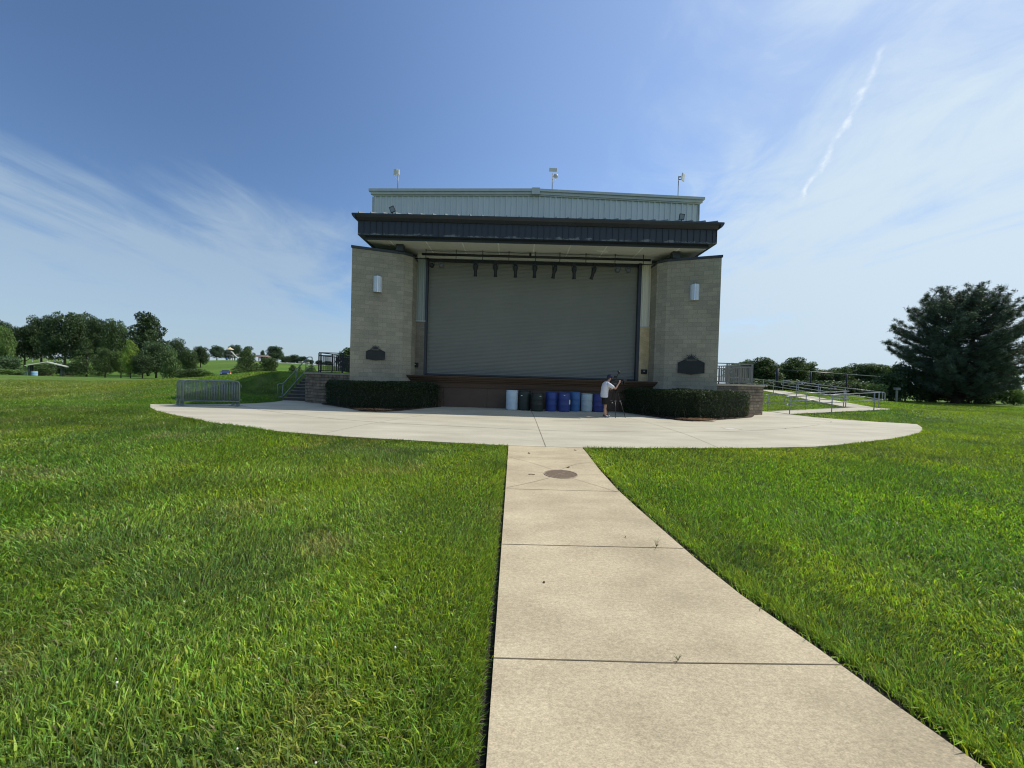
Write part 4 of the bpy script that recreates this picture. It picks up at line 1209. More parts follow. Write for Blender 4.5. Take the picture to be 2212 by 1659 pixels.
def guard_rail(name, label, P, zb, m, group, gap=.115, dx=None, ztop=None):
    o = thing(name, label, 'railing', (*P[0], zb), 0, group)
    H = 1.08
    for k in range(len(P)-1):
        a, c = Vector((*P[k], 0)), Vector((*P[k+1], 0)); L_ = (c-a).length; d = (c-a)/L_
        za = zb; zc = zb if ztop is None else zb+ztop*(k+1)/(len(P)-1)
        zz = lambda t: za+(zc-za)*t
        for hh, nm in ((H, 'top_rail'), (H-.15, 'mid_rail'), (.11, 'bottom_rail')):
            b = MB(); p = a; q = c
            b.bar((p.x, p.y, zz(0)+hh), (q.x, q.y, zz(1)+hh), .045); b.build(nm, m, o, world=True)
        n = max(1, round(L_/1.25))
        for j in range(n+1):
            t = j/n; p = a+d*L_*t
            b = MB(); b.box(p.x-.025, p.x+.025, p.y-.025, p.y+.025, zz(t)-.02, zz(t)+H-.02); b.build('post', m, o, world=True)
        n = int(L_/gap); b = MB()
        for j in range(1, n):
            t = j/n; p = a+d*L_*t
            b.box(p.x-.013, p.x+.013, p.y-.013, p.y+.013, zz(t)+.13, zz(t)+H-.17)
        ob = b.build('picket', m, o, world=True); ob['kind'] = 'stuff' if n > 100 else 'part'
        if n <= 100: del ob['kind']
guard_rail('guard_railing', 'dark picket railing along the front of the left terrace', [(-10.58, 20.75), (-8.0, 20.75)], 1.55, M_BLACK, 'picket railings on the terraces')
guard_rail('guard_railing', 'dark picket railing farther back on the left terrace, behind the front one', [(-10.58, 20.95), (-10.45, 24.6), (-8.0, 24.6)], 1.55, M_BLACK, 'picket railings on the terraces')
M_GUARD = mat('guard_grey', (.15, .16, .165), rough=.45, metal=.2, var=.1)
M_RAIL = mat('galvanised_rail', (.25, .27, .275), rough=.30, metal=.5, var=.1, vscale=8)
guard_rail('guard_railing', 'grey picket railing along the front of the right terrace', [(9.7, 20.05), (12.35, 20.05)], 1.55, M_GUARD, 'picket railings on the terraces')
guard_rail('guard_railing', 'grey picket railing farther back on the right terrace, behind the front one', [(12.42, 20.2), (12.5, 23.6), (9.8, 23.6)], 1.55, M_GUARD, 'picket railings on the terraces')

def ramp_rail(label, P, posts, loops=(True, True), ext=.0):
    """P: list of base points (x,y,z) ; two parallel tubes joined by end loops"""
    o = thing('ramp_railing', label, 'ramp railing', P[0], 0, 'two-bar tube railings along the ramps')
    hi, lo = .945, .52
    top = [(p[0], p[1], p[2]+hi) for p in P]; bot = [(p[0], p[1], p[2]+lo) for p in P]
    d0 = (Vector(P[0])-Vector(P[1])).normalized()*.28; d1 = (Vector(P[-1])-Vector(P[-2])).normalized()*.28
    b = MB(); rail_tube(b, top, .024); b.build('upper_bar', M_RAIL, o, world=True)
    b = MB(); rail_tube(b, bot, .024); b.build('lower_bar', M_RAIL, o, world=True)
    for fl, d, A, B_ in ((loops[0], d0, top[0], bot[0]), (loops[1], d1, top[-1], bot[-1])):
        if not fl: continue
        A, B_ = Vector(A), Vector(B_)
        b = MB(); rail_tube(b, fillet([A, A+d, B_+d, B_], .2, 7), .024); b.build('end_loop', M_RAIL, o, world=True)
    for (x, y, z) in posts:
        b = MB(); rail_tube(b, [(x, y, z-.08), (x, y, z+hi)], .024); b.build('post', M_RAIL, o, world=True)
zl = lambda x: max(0, .0755*(x-15))
def lin(a, b_, n): return [tuple(a[i]+(b_[i]-a[i])*t/n for i in range(3)) for t in range(n+1)]
a_, c_ = (15.12, 21.12, .02), (20.0, 21.12, .385)
ramp_rail('ramp railing nearest the camera along the front edge of the lower ramp', [a_, c_], lin(a_, (19.7, 21.12, .36), 2)+[lerp for lerp in []], (True, True))
a_, c_ = (15.02, 22.78, .03), (19.75, 22.78, .39)
ramp_rail('ramp railing along the back edge of the lower ramp, starting beside the stone wall', [a_, c_], [a_, (17.25, 22.78, .2), (19.46, 22.78, .37)], (True, False))
a_, c_ = (19.62, 22.82, .41), (23.2, 37.2, 1.13)
ramp_rail('ramp railing on the inner edge of the upper ramp, running back behind the stage', [a_, (22.0, 34.1, 1.06), (19.0, 34.3, 1.2), (13.4, 34.3, 1.44)],
          [a_, (20.2, 25.5, .57), (20.85, 28.5, .74), (21.5, 32, .94), (22.0, 34.1, 1.06), (19.0, 34.3, 1.2), (16.0, 34.3, 1.33)], (False, True))
ramp_rail('ramp railing on the outer edge of the upper ramp, farthest right', [(21.25, 22.5, .40), (23.6, 33.9, 1.05)], [(21.25, 22.5, .40), (21.85, 25.5, .57), (22.45, 28.5, .73), (23.05, 31.3, .9), (23.6, 33.9, 1.05)], (True, True))

# ------------------------------------------------------------------ hedges
def leaf_cloud(P, size, nrm=None, aspect=.6):
    """quads around points P (n,3) with random orientation"""
    n = len(P)
    a = rng.normal(size=(n, 3)); a /= np.linalg.norm(a, axis=1)[:, None]
    if nrm is not None:
        a = a*.8+nrm*.6; a /= np.linalg.norm(a, axis=1)[:, None]
    t = rng.normal(size=(n, 3)); t -= (t*a).sum(1)[:, None]*a; t /= np.linalg.norm(t, axis=1)[:, None]
    s = np.cross(a, t)
    sz = size*rng.uniform(.55, 1.35, n)
    t = t*sz[:, None]; s = s*(sz*aspect)[:, None]
    V = np.stack([P-t, P-s*.8, P+t, P+s*.8], 1).reshape(-1, 3)
    Q = np.arange(n*4).reshape(n, 4)
    return V, Q
M_LEAF = vcol_mat('leaf', rough=.5, transl=.28, spec=.35)
def hedge(poly, h, n, label, seed):
    x0, x1 = min(p[0] for p in poly), max(p[0] for p in poly); y0, y1 = min(p[1] for p in poly), max(p[1] for p in poly)
    X = rng.uniform(x0-.2, x1+.2, n*6); Y = rng.uniform(y0-.2, y1+.2, n*6)
    ins = inside(poly, X, Y); X, Y = X[ins], Y[ins]
    d = pdist(poly, X, Y)
    k = (d < .22)
    Xs, Ys, ds = X[k], Y[k], d[k]
    # side shell
    m = min(len(Xs), int(n*.6)); idx = rng.choice(len(Xs), m, replace=len(Xs) < m)
    zs = rng.uniform(.05, h, m)
    rnd = .22*np.clip((zs-(h-.35))/.35, 0, 1)**2+.10*np.clip((.3-zs)/.3, 0, 1)
    bul = (fbm(Xs[idx]*1.6, zs*1.8+seed, 3)-.5)*.22
    px, py = Xs[idx], Ys[idx]
    cx = sum(p[0] for p in poly)/len(poly); cy = sum(p[1] for p in poly)/len(poly)
    f = 1-(rnd-bul)/3.0
    S = np.stack([cx+(px-cx)*f, cy+(py-cy)*f, zs], -1)
    # top
    m2 = n-m; idx = rng.choice(len(X), m2)
    top = h+(fbm(X[idx]*1.3+seed, Y[idx]*1.3, 3)-.5)*.24-.25*np.exp(-d[idx]/.12)-rng.uniform(0, .12, m2)
    T = np.stack([X[idx], Y[idx], top], -1)
    P = np.concatenate([S, T])
    V, Q = leaf_cloud(P, .034, aspect=.5)
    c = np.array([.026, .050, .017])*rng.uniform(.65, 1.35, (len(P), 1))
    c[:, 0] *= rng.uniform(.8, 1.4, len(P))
    # stray shoots
    o = thing('hedge', label, 'hedge', (cx, cy, 0), 0, 'clipped hedges in front of the towers')
    V = V-np.array([cx, cy, 0])
    np_mesh('foliage', V, Q, M_LEAF, cols=np.repeat(c, 4, 0), parent=o)
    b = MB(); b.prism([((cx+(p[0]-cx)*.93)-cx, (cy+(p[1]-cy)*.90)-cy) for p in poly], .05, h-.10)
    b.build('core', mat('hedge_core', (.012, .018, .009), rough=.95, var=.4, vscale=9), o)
    r_ = random.Random(seed); b = MB()
    for i in range(16):
        a = r_.randrange(len(poly)); p = poly[a]; q = poly[(a+1) % len(poly)]; t = r_.random()
        x = p[0]+(q[0]-p[0])*t-cx; y = p[1]+(q[1]-p[1])*t-cy
        b.tube([(x*.95, y*.95, 0.02), (x*.98+r_.uniform(-.05, .05), y*.96, .25), (x*.96+r_.uniform(-.2, .2), y*.95, .55)], [.014, .009, .004], n=5)
    b.build('stem', mat('bare_stem', (.10, .075, .05), rough=.9, var=.3), o)
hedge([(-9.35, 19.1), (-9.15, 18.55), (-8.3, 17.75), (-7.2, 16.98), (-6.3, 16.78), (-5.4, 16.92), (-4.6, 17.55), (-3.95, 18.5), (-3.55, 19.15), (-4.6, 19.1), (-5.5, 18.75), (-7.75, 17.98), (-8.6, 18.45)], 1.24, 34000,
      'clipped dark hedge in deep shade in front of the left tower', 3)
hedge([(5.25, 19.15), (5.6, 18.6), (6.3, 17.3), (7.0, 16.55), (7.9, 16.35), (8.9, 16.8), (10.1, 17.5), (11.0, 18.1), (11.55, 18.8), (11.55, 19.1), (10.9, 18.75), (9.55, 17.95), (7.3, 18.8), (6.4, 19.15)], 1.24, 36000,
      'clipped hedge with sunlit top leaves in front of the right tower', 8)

# ------------------------------------------------------------------ barrels
def barrel(x, y, h, r, m, label, ribs=True, rim=None, tilt=0, lab=None):
    o = thing('barrel', label, 'barrel', (x, y, .004), random.uniform(-.5, .5), 'plastic drums in front of the stage')
    pr = [(0, 0), (r*.90, 0), (r*.95, .02), (r*.985, .08)]
    if ribs:
        for z in (h*.36, h*.66): pr += [(r*1.0, z-.03), (r*1.02, z-.012), (r*1.02, z+.012), (r*1.0, z+.03)]
    pr += [(r*.985, h-.09), (r*.93, h-.035), (r*.93, h-.03)]
    b = MB(); b.lathe(pr, n=36); b.lathe([(r*.915, h-.03), (r*.90, .04), (0, .035)], n=36); b.build('drum', m, o)
    b = MB(); b.lathe([(r*.92, h-.035), (r*.97, h-.03), (r*.98, h-.01), (r*.96, h), (r*.92, h), (r*.905, h-.02), (r*.915, h-.035)], n=36); b.build('rim', rim or m, o)
    if lab:
        for (a, z, w, hh, nm) in lab:
            b = MB(); n = 4
            for i in range(n):
                t0 = a+w/r*(i/n-.5); t1 = a+w/r*((i+1)/n-.5); q = r*1.012 if hh < .1 else r*1.03
                b.quad((math.cos(t0)*q, math.sin(t0)*q, z), (math.cos(t1)*q, math.sin(t1)*q, z), (math.cos(t1)*q, math.sin(t1)*q, z+hh), (math.cos(t0)*q, math.sin(t0)*q, z+hh))
            l = b.build(nm, mat('label_white', (.75, .76, .74), rough=.6, var=.05), o)
    return o
def plast(nm, c): return mat(nm, c, rough=.5, var=.12, vscale=2.2, spec=.4)
DOWN = -math.pi/2
P_WH = plast('drum_white', (.50, .60, .66)); P_WH2 = plast('drum_greywhite', (.40, .50, .52)); P_GN = plast('drum_darkgreen', (.018, .030, .026)); P_BK = plast('drum_black', (.022, .028, .022))
P_B1 = plast('drum_blue', (.028, .060, .24)); P_B2 = plast('drum_navy', (.040, .065, .22)); P_B3 = plast('drum_lightblue', (.050, .140, .33)); P_B4 = plast('drum_deepblue', (.036, .048, .19))
rimw = plast('rim_white', (.62, .68, .72))
for o_, a in ((barrel(-.08, 18.86, .95, .295, P_WH, 'white plastic drum at the left end of the row of drums', rim=rimw, ribs=False), 0),
              (barrel(.54, 18.86, .95, .298, P_GN, 'dark green drum with a small white tag beside the white drum at the left end', ribs=False, lab=[(DOWN-.55, .70, .09, .035, 'tag')]), 0),
              (barrel(1.15, 18.52, .87, .30, P_BK, 'black drum standing slightly forward between the green and the blue drums', ribs=True, lab=[(DOWN+.4, .72, .09, .02, 'tag')]), 0),
              (barrel(1.83, 18.73, .93, .27, P_B1, 'blue drum standing alone just right of the black drum', ribs=True), 0),
              (barrel(2.46, 18.75, .92, .30, P_B2, 'navy blue drum with a white paper label on its right side', ribs=True, lab=[(DOWN+.95, .36, .13, .22, 'paper_label'), (DOWN-.1, .78, .07, .025, 'tag')]), 0),
              (barrel(3.03, 19.12, .95, .275, P_B3, 'lighter blue ribbed drum beside the one with the paper label', ribs=True), 0),
              (barrel(3.63, 19.14, .88, .285, P_WH2, 'greyish white drum between the blue drums at the right end', ribs=True), 0),
              (barrel(4.22, 19.15, .86, .285, P_B4, 'deep blue drum at the right end, half hidden behind the standing person', ribs=True), 0)):
    o_.rotation_euler[2] = 0

# ------------------------------------------------------------------ person with video camera on tripod
M_SKIN = mat('skin', (.42, .25, .175), rough=.55, var=.08)
def tapered(b, pts, radii, n=12, flat=1.0):
    b.tube(pts, radii, n=n)
def skin_obj(name, nodes_, edges, material, parent, sub=2):
    me = bpy.data.meshes.new(name)
    me.from_pydata([Vector(n[0]) for n in nodes_], edges, [])
    o = bpy.data.objects.new(name, me); COL.objects.link(o)
    sk = o.modifiers.new('skin', 'SKIN'); sk.use_smooth_shade = True
    if not me.skin_vertices: 
        bpy.context.view_layer.objects.active = o
    for i, n in enumerate(nodes_):
        r = n[1]; me.skin_vertices[0].data[i].radius = r if isinstance(r, tuple) else (r, r)
        me.skin_vertices[0].data[i].use_root = (i == 0)
    ss = o.modifiers.new('sub', 'SUBSURF'); ss.levels = sub; ss.render_levels = sub
    me.materials.append(material)
    put(o, parent); return o
per = thing('person', 'person in a white t-shirt, black shorts and a navy cap looking through the video camera', 'person', (3.95, 16.45, .004), 0)
# local axes: the person faces +X, left side is +Y (away from the viewer)
J = []; E_ = []
def jn(p, r, par=None):
    J.append((p, r)); i = len(J)-1
    if par is not None: E_.append((par, i))
    return i
pel = jn((-.06, 0, .92), (.135, .155))
wst = jn((-.07, 0, 1.08), (.12, .15), pel)
che = jn((-.04, 0, 1.30), (.125, .175), wst)
upc = jn((-.01, 0, 1.44), (.10, .16), che)
nek = jn((.06, 0, 1.53), (.058, .056), upc)
skl = jn((.12, 0, 1.63), (.085, .075), nek)
sk2 = jn((.14, 0, 1.72), (.095, .078), skl)
for sd_, fy in ((-1, 0), (1, .02)):
    sh = jn((.0, sd_*.19, 1.42), .062, upc)
    if sd_ < 0:
        el = jn((.32, -.24, 1.22), .043, sh); wr = jn((.47, -.16, 1.45), .028, el); pa = jn((.50, -.145, 1.50), (.030, .036), wr)
        base = Vector((.50, -.145, 1.50)); fd = Vector((.35, .15, .92)).normalized()
    else:
        el = jn((.22, .26, 1.16), .043, sh); wr = jn((.40, .16, 1.34), .028, el); pa = jn((.45, .135, 1.37), (.030, .036), wr)
        base = Vector((.45, .135, 1.37)); fd = Vector((.8, -.4, .45)).normalized()
    side = fd.cross(Vector((0, 1, 0))).normalized()
    for q, L_ in ((-1.5, .062), (-.5, .075), (.5, .08), (1.5, .072)):
        p0 = base+fd*.045+side*q*.017; p1 = p0+fd*L_*.45; p2 = p1+(fd+Vector((.5, sd_*-.6, -.2))).normalized()*L_*.45
        f0 = jn(tuple(p0), .0095, pa); f1 = jn(tuple(p1), .009, f0); jn(tuple(p2), .0075, f1)
    t0 = jn(tuple(base+side*-.03+fd*.01), .011, pa); jn(tuple(base+side*-.055+fd*.035), .009, t0)
    hp = jn((-.06, sd_*.09, .86), .095, pel); kn = jn((-.04+fy, sd_*.10, .48), .058, hp); cf = jn((-.07+fy*3, sd_*.10, .34), .060, kn)
    an = jn((-.06+fy*6, sd_*.10, .09), .036, cf); jn((.04+fy*6, sd_*.105, .045), (.040, .03), an)
body = skin_obj('body', J, E_, M_SKIN, per)
# face: brow, nose, mouth and ears
b = MB()
b.lathe([(0, .012), (.009, .006), (.013, -.006), (0, -.018)], (.232, 0, 1.655), n=8, m=Matrix.Rotation(R(90), 3, 'Y').to_4x4())
b.tube([(.222, -.0, 1.685), (.245, 0, 1.655)], [.008, .013], n=6)
b.build('nose', M_SKIN, per)
for sd_ in (-1, 1):
    b = MB(); b.lathe([(0, .010), (.018, .008), (.026, 0), (.018, -.006), (0, -.008)], (.125, sd_*.083, 1.665), n=10, m=Matrix.Rotation(R(90), 3, 'X').to_4x4()); b.build('ear', M_SKIN, per)
    b = MB(); b.lathe([(0, .008), (.007, .005), (.009, 0), (0, -.004)], (.213, sd_*.032, 1.685), n=8, m=Matrix.Rotation(R(90), 3, 'Y').to_4x4()); b.build('eye', M_BLACK, per)
b = MB(); b.tube([(.212, -.024, 1.612), (.222, 0, 1.610), (.212, .024, 1.612)], .005, n=6); b.build('mouth', mat('lip', (.35, .15, .12), rough=.5, var=.05), per)
# hair below the cap
b = MB(); mm = Matrix.Translation((.10, 0, 1.675)) @ Matrix.Diagonal((1.08, .86, 1.0, 1))
b.lathe([(0, -.085), (.055, -.08), (.085, -.05), (.098, 0), (.098, .05), (.08, .08)], n=18, m=mm); b.build('hair', mat('dark_hair', (.030, .022, .017), rough=.6, var=.3), per)
M_CAP_ = mat('navy_cloth', (.018, .022, .075), rough=.8, var=.15)
b = MB(); mm = Matrix.Translation((.125, 0, 1.715)) @ Matrix.Rotation(.12, 4, 'Y') @ Matrix.Diagonal((1.1, .92, 1.0, 1))
b.lathe([(.104, -.005), (.106, .03), (.094, .07), (.06, .098), (.015, .108), (0, .108)], n=20, m=mm)
cap = b.build('cap', M_CAP_, per)
b = MB(); n = 8
for i in range(n):
    a0 = R(-70+140*i/n); a1 = R(-70+140*(i+1)/n)
    def bp(a, r0): return (.125+math.cos(a)*r0*1.05, math.sin(a)*.095*(r0/.10 if r0 < .12 else 1.0), 1.725-(r0-.10)*.30)
    b.quad(bp(a0, .10), bp(a1, .10), bp(a1, .10+.075*math.cos(a1)), bp(a0, .10+.075*math.cos(a0)))
    b.quad(*[(p[0], p[1], p[2]-.006) for p in (bp(a0, .10+.075*math.cos(a0)), bp(a1, .10+.075*math.cos(a1)), bp(a1, .10), bp(a0, .10))])
o = b.build('brim', M_CAP_, None); o.parent = cap; KIDS.setdefault(cap.name, []).append(o)
# t-shirt: closed rings that follow the torso, open at neck and hem, sleeves to the elbow
M_TEE = mat('white_tee', (.66, .67, .72), rough=.85, col2=(.58, .59, .64), vscale=3, bump=.5, bscale=9)
def rings(b, R_, n=20, sm=True):
    base = len(b.v)
    for (c, rx, ry, tilt) in R_:
        for j in range(n):
            t = 2*math.pi*j/n; x = math.cos(t)*rx; y = math.sin(t)*ry
            b.v.append((c[0]+x*math.cos(tilt), c[1]+y, c[2]-x*math.sin(tilt)))
    for k in range(len(R_)-1):
        for j in range(n):
            j2 = (j+1) % n
            b.f.append((base+k*n+j, base+k*n+j2, base+(k+1)*n+j2, base+(k+1)*n+j)); b.uv.append(None); b.smooth.append(sm)
b = MB()
rings(b, [((-.075, 0, .845), .145, .20, 0), ((-.078, 0, .87), .155, .205, 0), ((-.085, 0, 1.0), .160, .205, 0), ((-.075, 0, 1.12), .155, .20, .05), ((-.055, 0, 1.28), .160, .215, .08), ((-.03, 0, 1.40), .150, .225, .15),
          ((-.005, 0, 1.46), .125, .20, .25), ((.03, 0, 1.505), .09, .12, .35), ((.048, 0, 1.525), .072, .078, .4)])
b.tube([(.0, -.15, 1.43), (.07, -.205, 1.385), (.17, -.235, 1.315), (.235, -.245, 1.275)], [.085, .088, .078, .080], n=16)
b.tube([(.0, .15, 1.43), (.05, .21, 1.38), (.13, .25, 1.28), (.17, .26, 1.23)], [.085, .088, .078, .080], n=16)
b.build('t_shirt', M_TEE, per)
M_SHORT = mat('black_shorts', (.012, .014, .012), rough=.85, var=.2, vscale=4)
b = MB()
rings(b, [((-.07, 0, .98), .135, .17, 0), ((-.07, 0, .90), .15, .19, 0), ((-.065, 0, .80), .15, .195, 0)])
for sd_ in (-1, 1): b.tube([(-.065, sd_*.085, .86), (-.06, sd_*.095, .70), (-.05, sd_*.10, .55)], [.108, .10, .094], n=16)
b.build('shorts', M_SHORT, per)
M_SHOE = mat('dark_shoe', (.05, .055, .07), rough=.7, var=.4, vscale=20); M_SOLE = mat('shoe_sole', (.45, .46, .46), rough=.6, var=.1); M_SOCK = mat('white_patch', (.70, .70, .72), rough=.7, var=.1)
for sd_, fx_ in ((-1, -.02), (1, .12)):
    c = Vector((-.06+fx_+.02, sd_*.105, 0))
    out = []
    for t in range(16):
        a = 2*math.pi*t/16; out.append((c.x+.055+math.cos(a)*.150, c.y+math.sin(a)*(.050 if math.cos(a) > 0 else .042)))
    b = MB(); b.prism(out, .0, .028, bottom=True); sole = b.build('shoe_sole', M_SOLE, per, bevel=.006)
    b = MB(); rings(b, [((c.x+.055, c.y, .028), .145, .046, 0), ((c.x+.050, c.y, .065), .138, .045, .05), ((c.x+.02, c.y, .088), .095, .042, .25), ((c.x-.02, c.y, .11), .055, .038, .2)], n=16)
    shoe = b.build('shoe', M_SHOE, per)
    b = MB(); b.box(c.x+.06, c.x+.13, c.y-.050, c.y+.050, .045, .082); b.build('shoe_patch', M_SOCK, per, bevel=.01)

M_TRI = mat('tripod_black', (.020, .019, .020), rough=.45, var=.2)
M_TRIM_ = mat('tripod_clamp', (.30, .29, .27), rough=.4, metal=.4)
tri = thing('tripod', 'tall black tripod with grey leg clamps standing in front of the person', 'tripod', (4.33, 16.45, .004), 0)
apex = Vector((0, 0, 1.22))
for k, (fx_, fy_) in enumerate(((-.04, -.30), (.46, -.02), (-.22, .40))):
    foot = Vector((fx_, fy_, .0)); top = apex+Vector((fx_, fy_, 0))*.10
    mid_ = top.lerp(foot, .42)
    sd_ = Vector((fy_, -fx_, 0)).normalized()*.018
    b = MB(); b.tube([top+sd_, mid_+sd_], .014, n=8); b.tube([top-sd_, mid_-sd_], .014, n=8); b.tube([mid_, foot], [.017, .013], n=8)
    leg = b.build('leg', M_TRI, tri)
    b = MB(); b.box(mid_.x-.032, mid_.x+.032, mid_.y-.022, mid_.y+.022, mid_.z-.022, mid_.z+.022)
    o = b.build('clamp', M_TRIM_, leg, bevel=.004)
b = MB(); b.lathe([(0, 1.15), (.04, 1.16), (.055, 1.20), (.055, 1.25), (.035, 1.27), (.035, 1.31), (.05, 1.32), (.05, 1.37), (0, 1.37)], n=16); b.build('head', M_TRI, tri)
b = MB(); b.tube([(-.03, .03, 1.33), (-.20, .08, 1.20), (-.28, .10, 1.13)], [.008, .008, .013], n=8); b.build('pan_handle', M_TRI, tri)
b = MB(); b.tube(fillet([(-.14, -.02, .98), (-.17, -.10, .70), (-.12, -.14, .60), (-.03, -.16, .62), (-.02, -.16, .85), (-.02, -.05, 1.15)], .08), .010, n=6); b.build('cable', M_TRI, tri)
b = MB(); b.lathe([(0, .66), (.022, .65), (.028, .63), (.022, .61), (0, .60)], (-.15, -.12, 0), n=10); b.build('weight', M_TRIM_, tri)

vc = thing('video_camera', 'black video camera with monitor and side plate mounted on the tripod', 'video camera', (4.33, 16.45, 1.375), 0); vc.scale = (1.25, 1.25, 1.25)
m = Matrix.Rotation(-.05, 4, 'Y')
b = MB(); b.box(-.17, .12, -.065, .065, .0, .17, m); b.build('body', M_TRI, vc, bevel=.012)
b = MB(); b.tube([(.12, 0, .09), (.20, 0, .093), (.21, 0, .093), (.27, 0, .095)], [.045, .045, .052, .055], n=18); b.build('lens', M_BLACK, vc)
b = MB(); b.bar((.24, -.09, .19), (.40, .10, .195), .012, .07); b.box(.27, .29, -.075, .075, .03, .16); b.build('matte_box', M_BLACK, vc)
b = MB(); b.bar((-.14, 0, .17), (-.12, 0, .215), .02); b.bar((.06, 0, .17), (.05, 0, .215), .02); b.bar((-.15, 0, .215), (.08, 0, .215), .024); b.build('handle', M_TRI, vc)
b = MB(); b.tube([(-.16, -.02, .12), (-.21, -.02, .16), (-.24, -.02, .175)], [.022, .022, .034], n=12); b.build('viewfinder', M_TRI, vc)
b = MB(); b.bar((.03, -.01, .22), (.05, -.02, .34), .02); b.bar((.05, -.02, .34), (.09, -.02, .43), .018)
b.lathe([(0, .035), (.05, .03), (.062, 0), (.05, -.02), (0, -.025)], (.09, -.02, .455), n=14, m=Matrix.Rotation(R(60), 3, 'Y').to_4x4()); b.build('microphone', M_TRI, vc)
b = MB(); b.box(-.05, .03, -.05, .03, .255, .32); b.build('monitor', M_BLACK, vc, bevel=.006)
b = MB(); b.box(-.08, .04, -.07, -.066, .04, .06); b.build('trim_strip', mat('grey_strip', (.16, .17, .18), rough=.4, var=.1), vc)

# ------------------------------------------------------------------ crowd barriers
M_BARR = mat('galvanised_barrier', (.24, .28, .26), rough=.45, metal=.25, var=.15, vscale=4)
def make_barrier():
    o = thing('crowd_barrier', 'x', 'barrier', (0, 0, 0), 0, 'steel crowd barriers stacked on the edge of the plaza')
    W, H, zb = 2.12, 1.08, .20
    b = MB(); rail_tube(b, fillet([(0, 0, .0), (0, 0, H), (W, 0, H), (W, 0, .0)], .17, 7), .021); b.build('frame', M_BARR, o)
    b = MB(); rail_tube(b, [(0, 0, zb), (W, 0, zb)], .017); b.build('bottom_rail', M_BARR, o)
    n = 22
    for k in range(1, n):
        b = MB(); x = W*k/n; zt = H-.01
        if k == 1: zt = H-.05
        b.tube([(x, 0, zb), (x, 0, zt)], .0085, n=6); b.build('bar', M_BARR, o)
    for x in (0, W):
        b = MB(); b.bar((x, -.24, .012), (x, .24, .012), .045, .02) if False else b.box(x-.03, x+.03, -.25, .25, .0, .012); b.box(x-.02, x+.02, -.02, .02, .012, .08); b.build('foot', M_BARR, o, bevel=.003)
    for z in (.93, .30):
        b = MB(); rail_tube(b, fillet([(W, 0, z), (W+.07, 0, z), (W+.07, 0, z-.12)], .03, 4), .008); b.build('hook', M_BARR, o)
        b = MB(); rail_tube(b, fillet([(0, 0, z-.04), (-.05, .0, z-.04), (-.05, .0, z-.08), (0, 0, z-.08)], .02, 4), .008); b.build('eye', M_BARR, o)
    return o
bar0 = make_barrier()
ordb = ['steel crowd barrier at the front of the stack, nearest the camera', 'steel crowd barrier directly behind the front one of the stack', 'steel crowd barrier, third from the front of the stack',
        'steel crowd barrier, third from the back of the stack', 'steel crowd barrier next to the rearmost one in the stack', 'steel crowd barrier at the very back of the stack, farthest left']
for i in range(6):
    o = bar0 if i == 0 else copy_tree(bar0)
    off = [0, .06, .14, .24, .46, .60][i]
    o.location = (-13.98-off*1.0, 16.20+off*.62, .004); o.rotation_euler[2] = .205+[0, .006, -.008, .01, -.004, .004][i]
    o['label'] = ordb[i]

# ------------------------------------------------------------------ cover in the walkway, plates and litter
mc = thing('manhole_cover', 'round brown cover set in the walkway where the joints meet', 'manhole cover', (.825, 6.43, -.001), 0)
M_COVER = mat('cover_brown', (.23, .170, .115), rough=.9, col2=(.15, .105, .07), vscale=26, bump=.8, bscale=140)
b = MB(); b.lathe([(.262, .0015), (0, .0025)], n=48); b.build('plate', M_COVER, mc)
b = MB(); b.lathe([(.285, -.0005), (.282, .006), (.266, .006), (.263, .0005)], n=48); b.build('ring', mat('cover_ring', (.30, .23, .155), rough=.8, var=.35, vscale=8), mc)
b = MB(); ribbon(b, [(-.16, -.14), (.10, .12)], .007, .0038); ribbon(b, [(-.05, .02), (.04, -.05)], .012, .0042); b.build('rib', mat('cover_rib', (.36, .29, .2), rough=.8, var=.2), mc)
b = MB(); b.box(7.46, 7.88, 13.30, 13.78, .001, .006)
o = b.build('utility_cover', mat('pale_cover', (.56, .52, .43), rough=.8, var=.1)); tag(o, 'small pale square utility cover flush in the plaza on the right', 'utility cover')
b = MB(); ribbon(b, [(7.46, 13.80), (7.90, 13.80), (7.90, 13.27)], .03, .0045); tag(b.build('utility_cover_joint', M_JOINT), kind='structure')
M_LITTER = mat('dead_leaf', (.16, .10, .06), rough=.8, var=.4, vscale=30)
lit = [(.36, 8.12, 'small brown fallen leaf on the far left of the walkway beyond the cover'), (1.42, 8.62, 'small dark fallen leaf at the far right end of the walkway'),
       (1.02, 6.92, 'tiny curled leaf on the walkway just behind the cover'), (.33, 6.33, 'short twig lying on the walkway left of the round cover'),
       (.28, 2.99, 'tiny dark pebble on the walkway between the two near joints, left side'), (1.18, 3.90, 'tiny leaf on the walkway near the third joint'),
       (9.9, 14.0, 'small brown leaf on the right of the plaza beyond the square cover')]
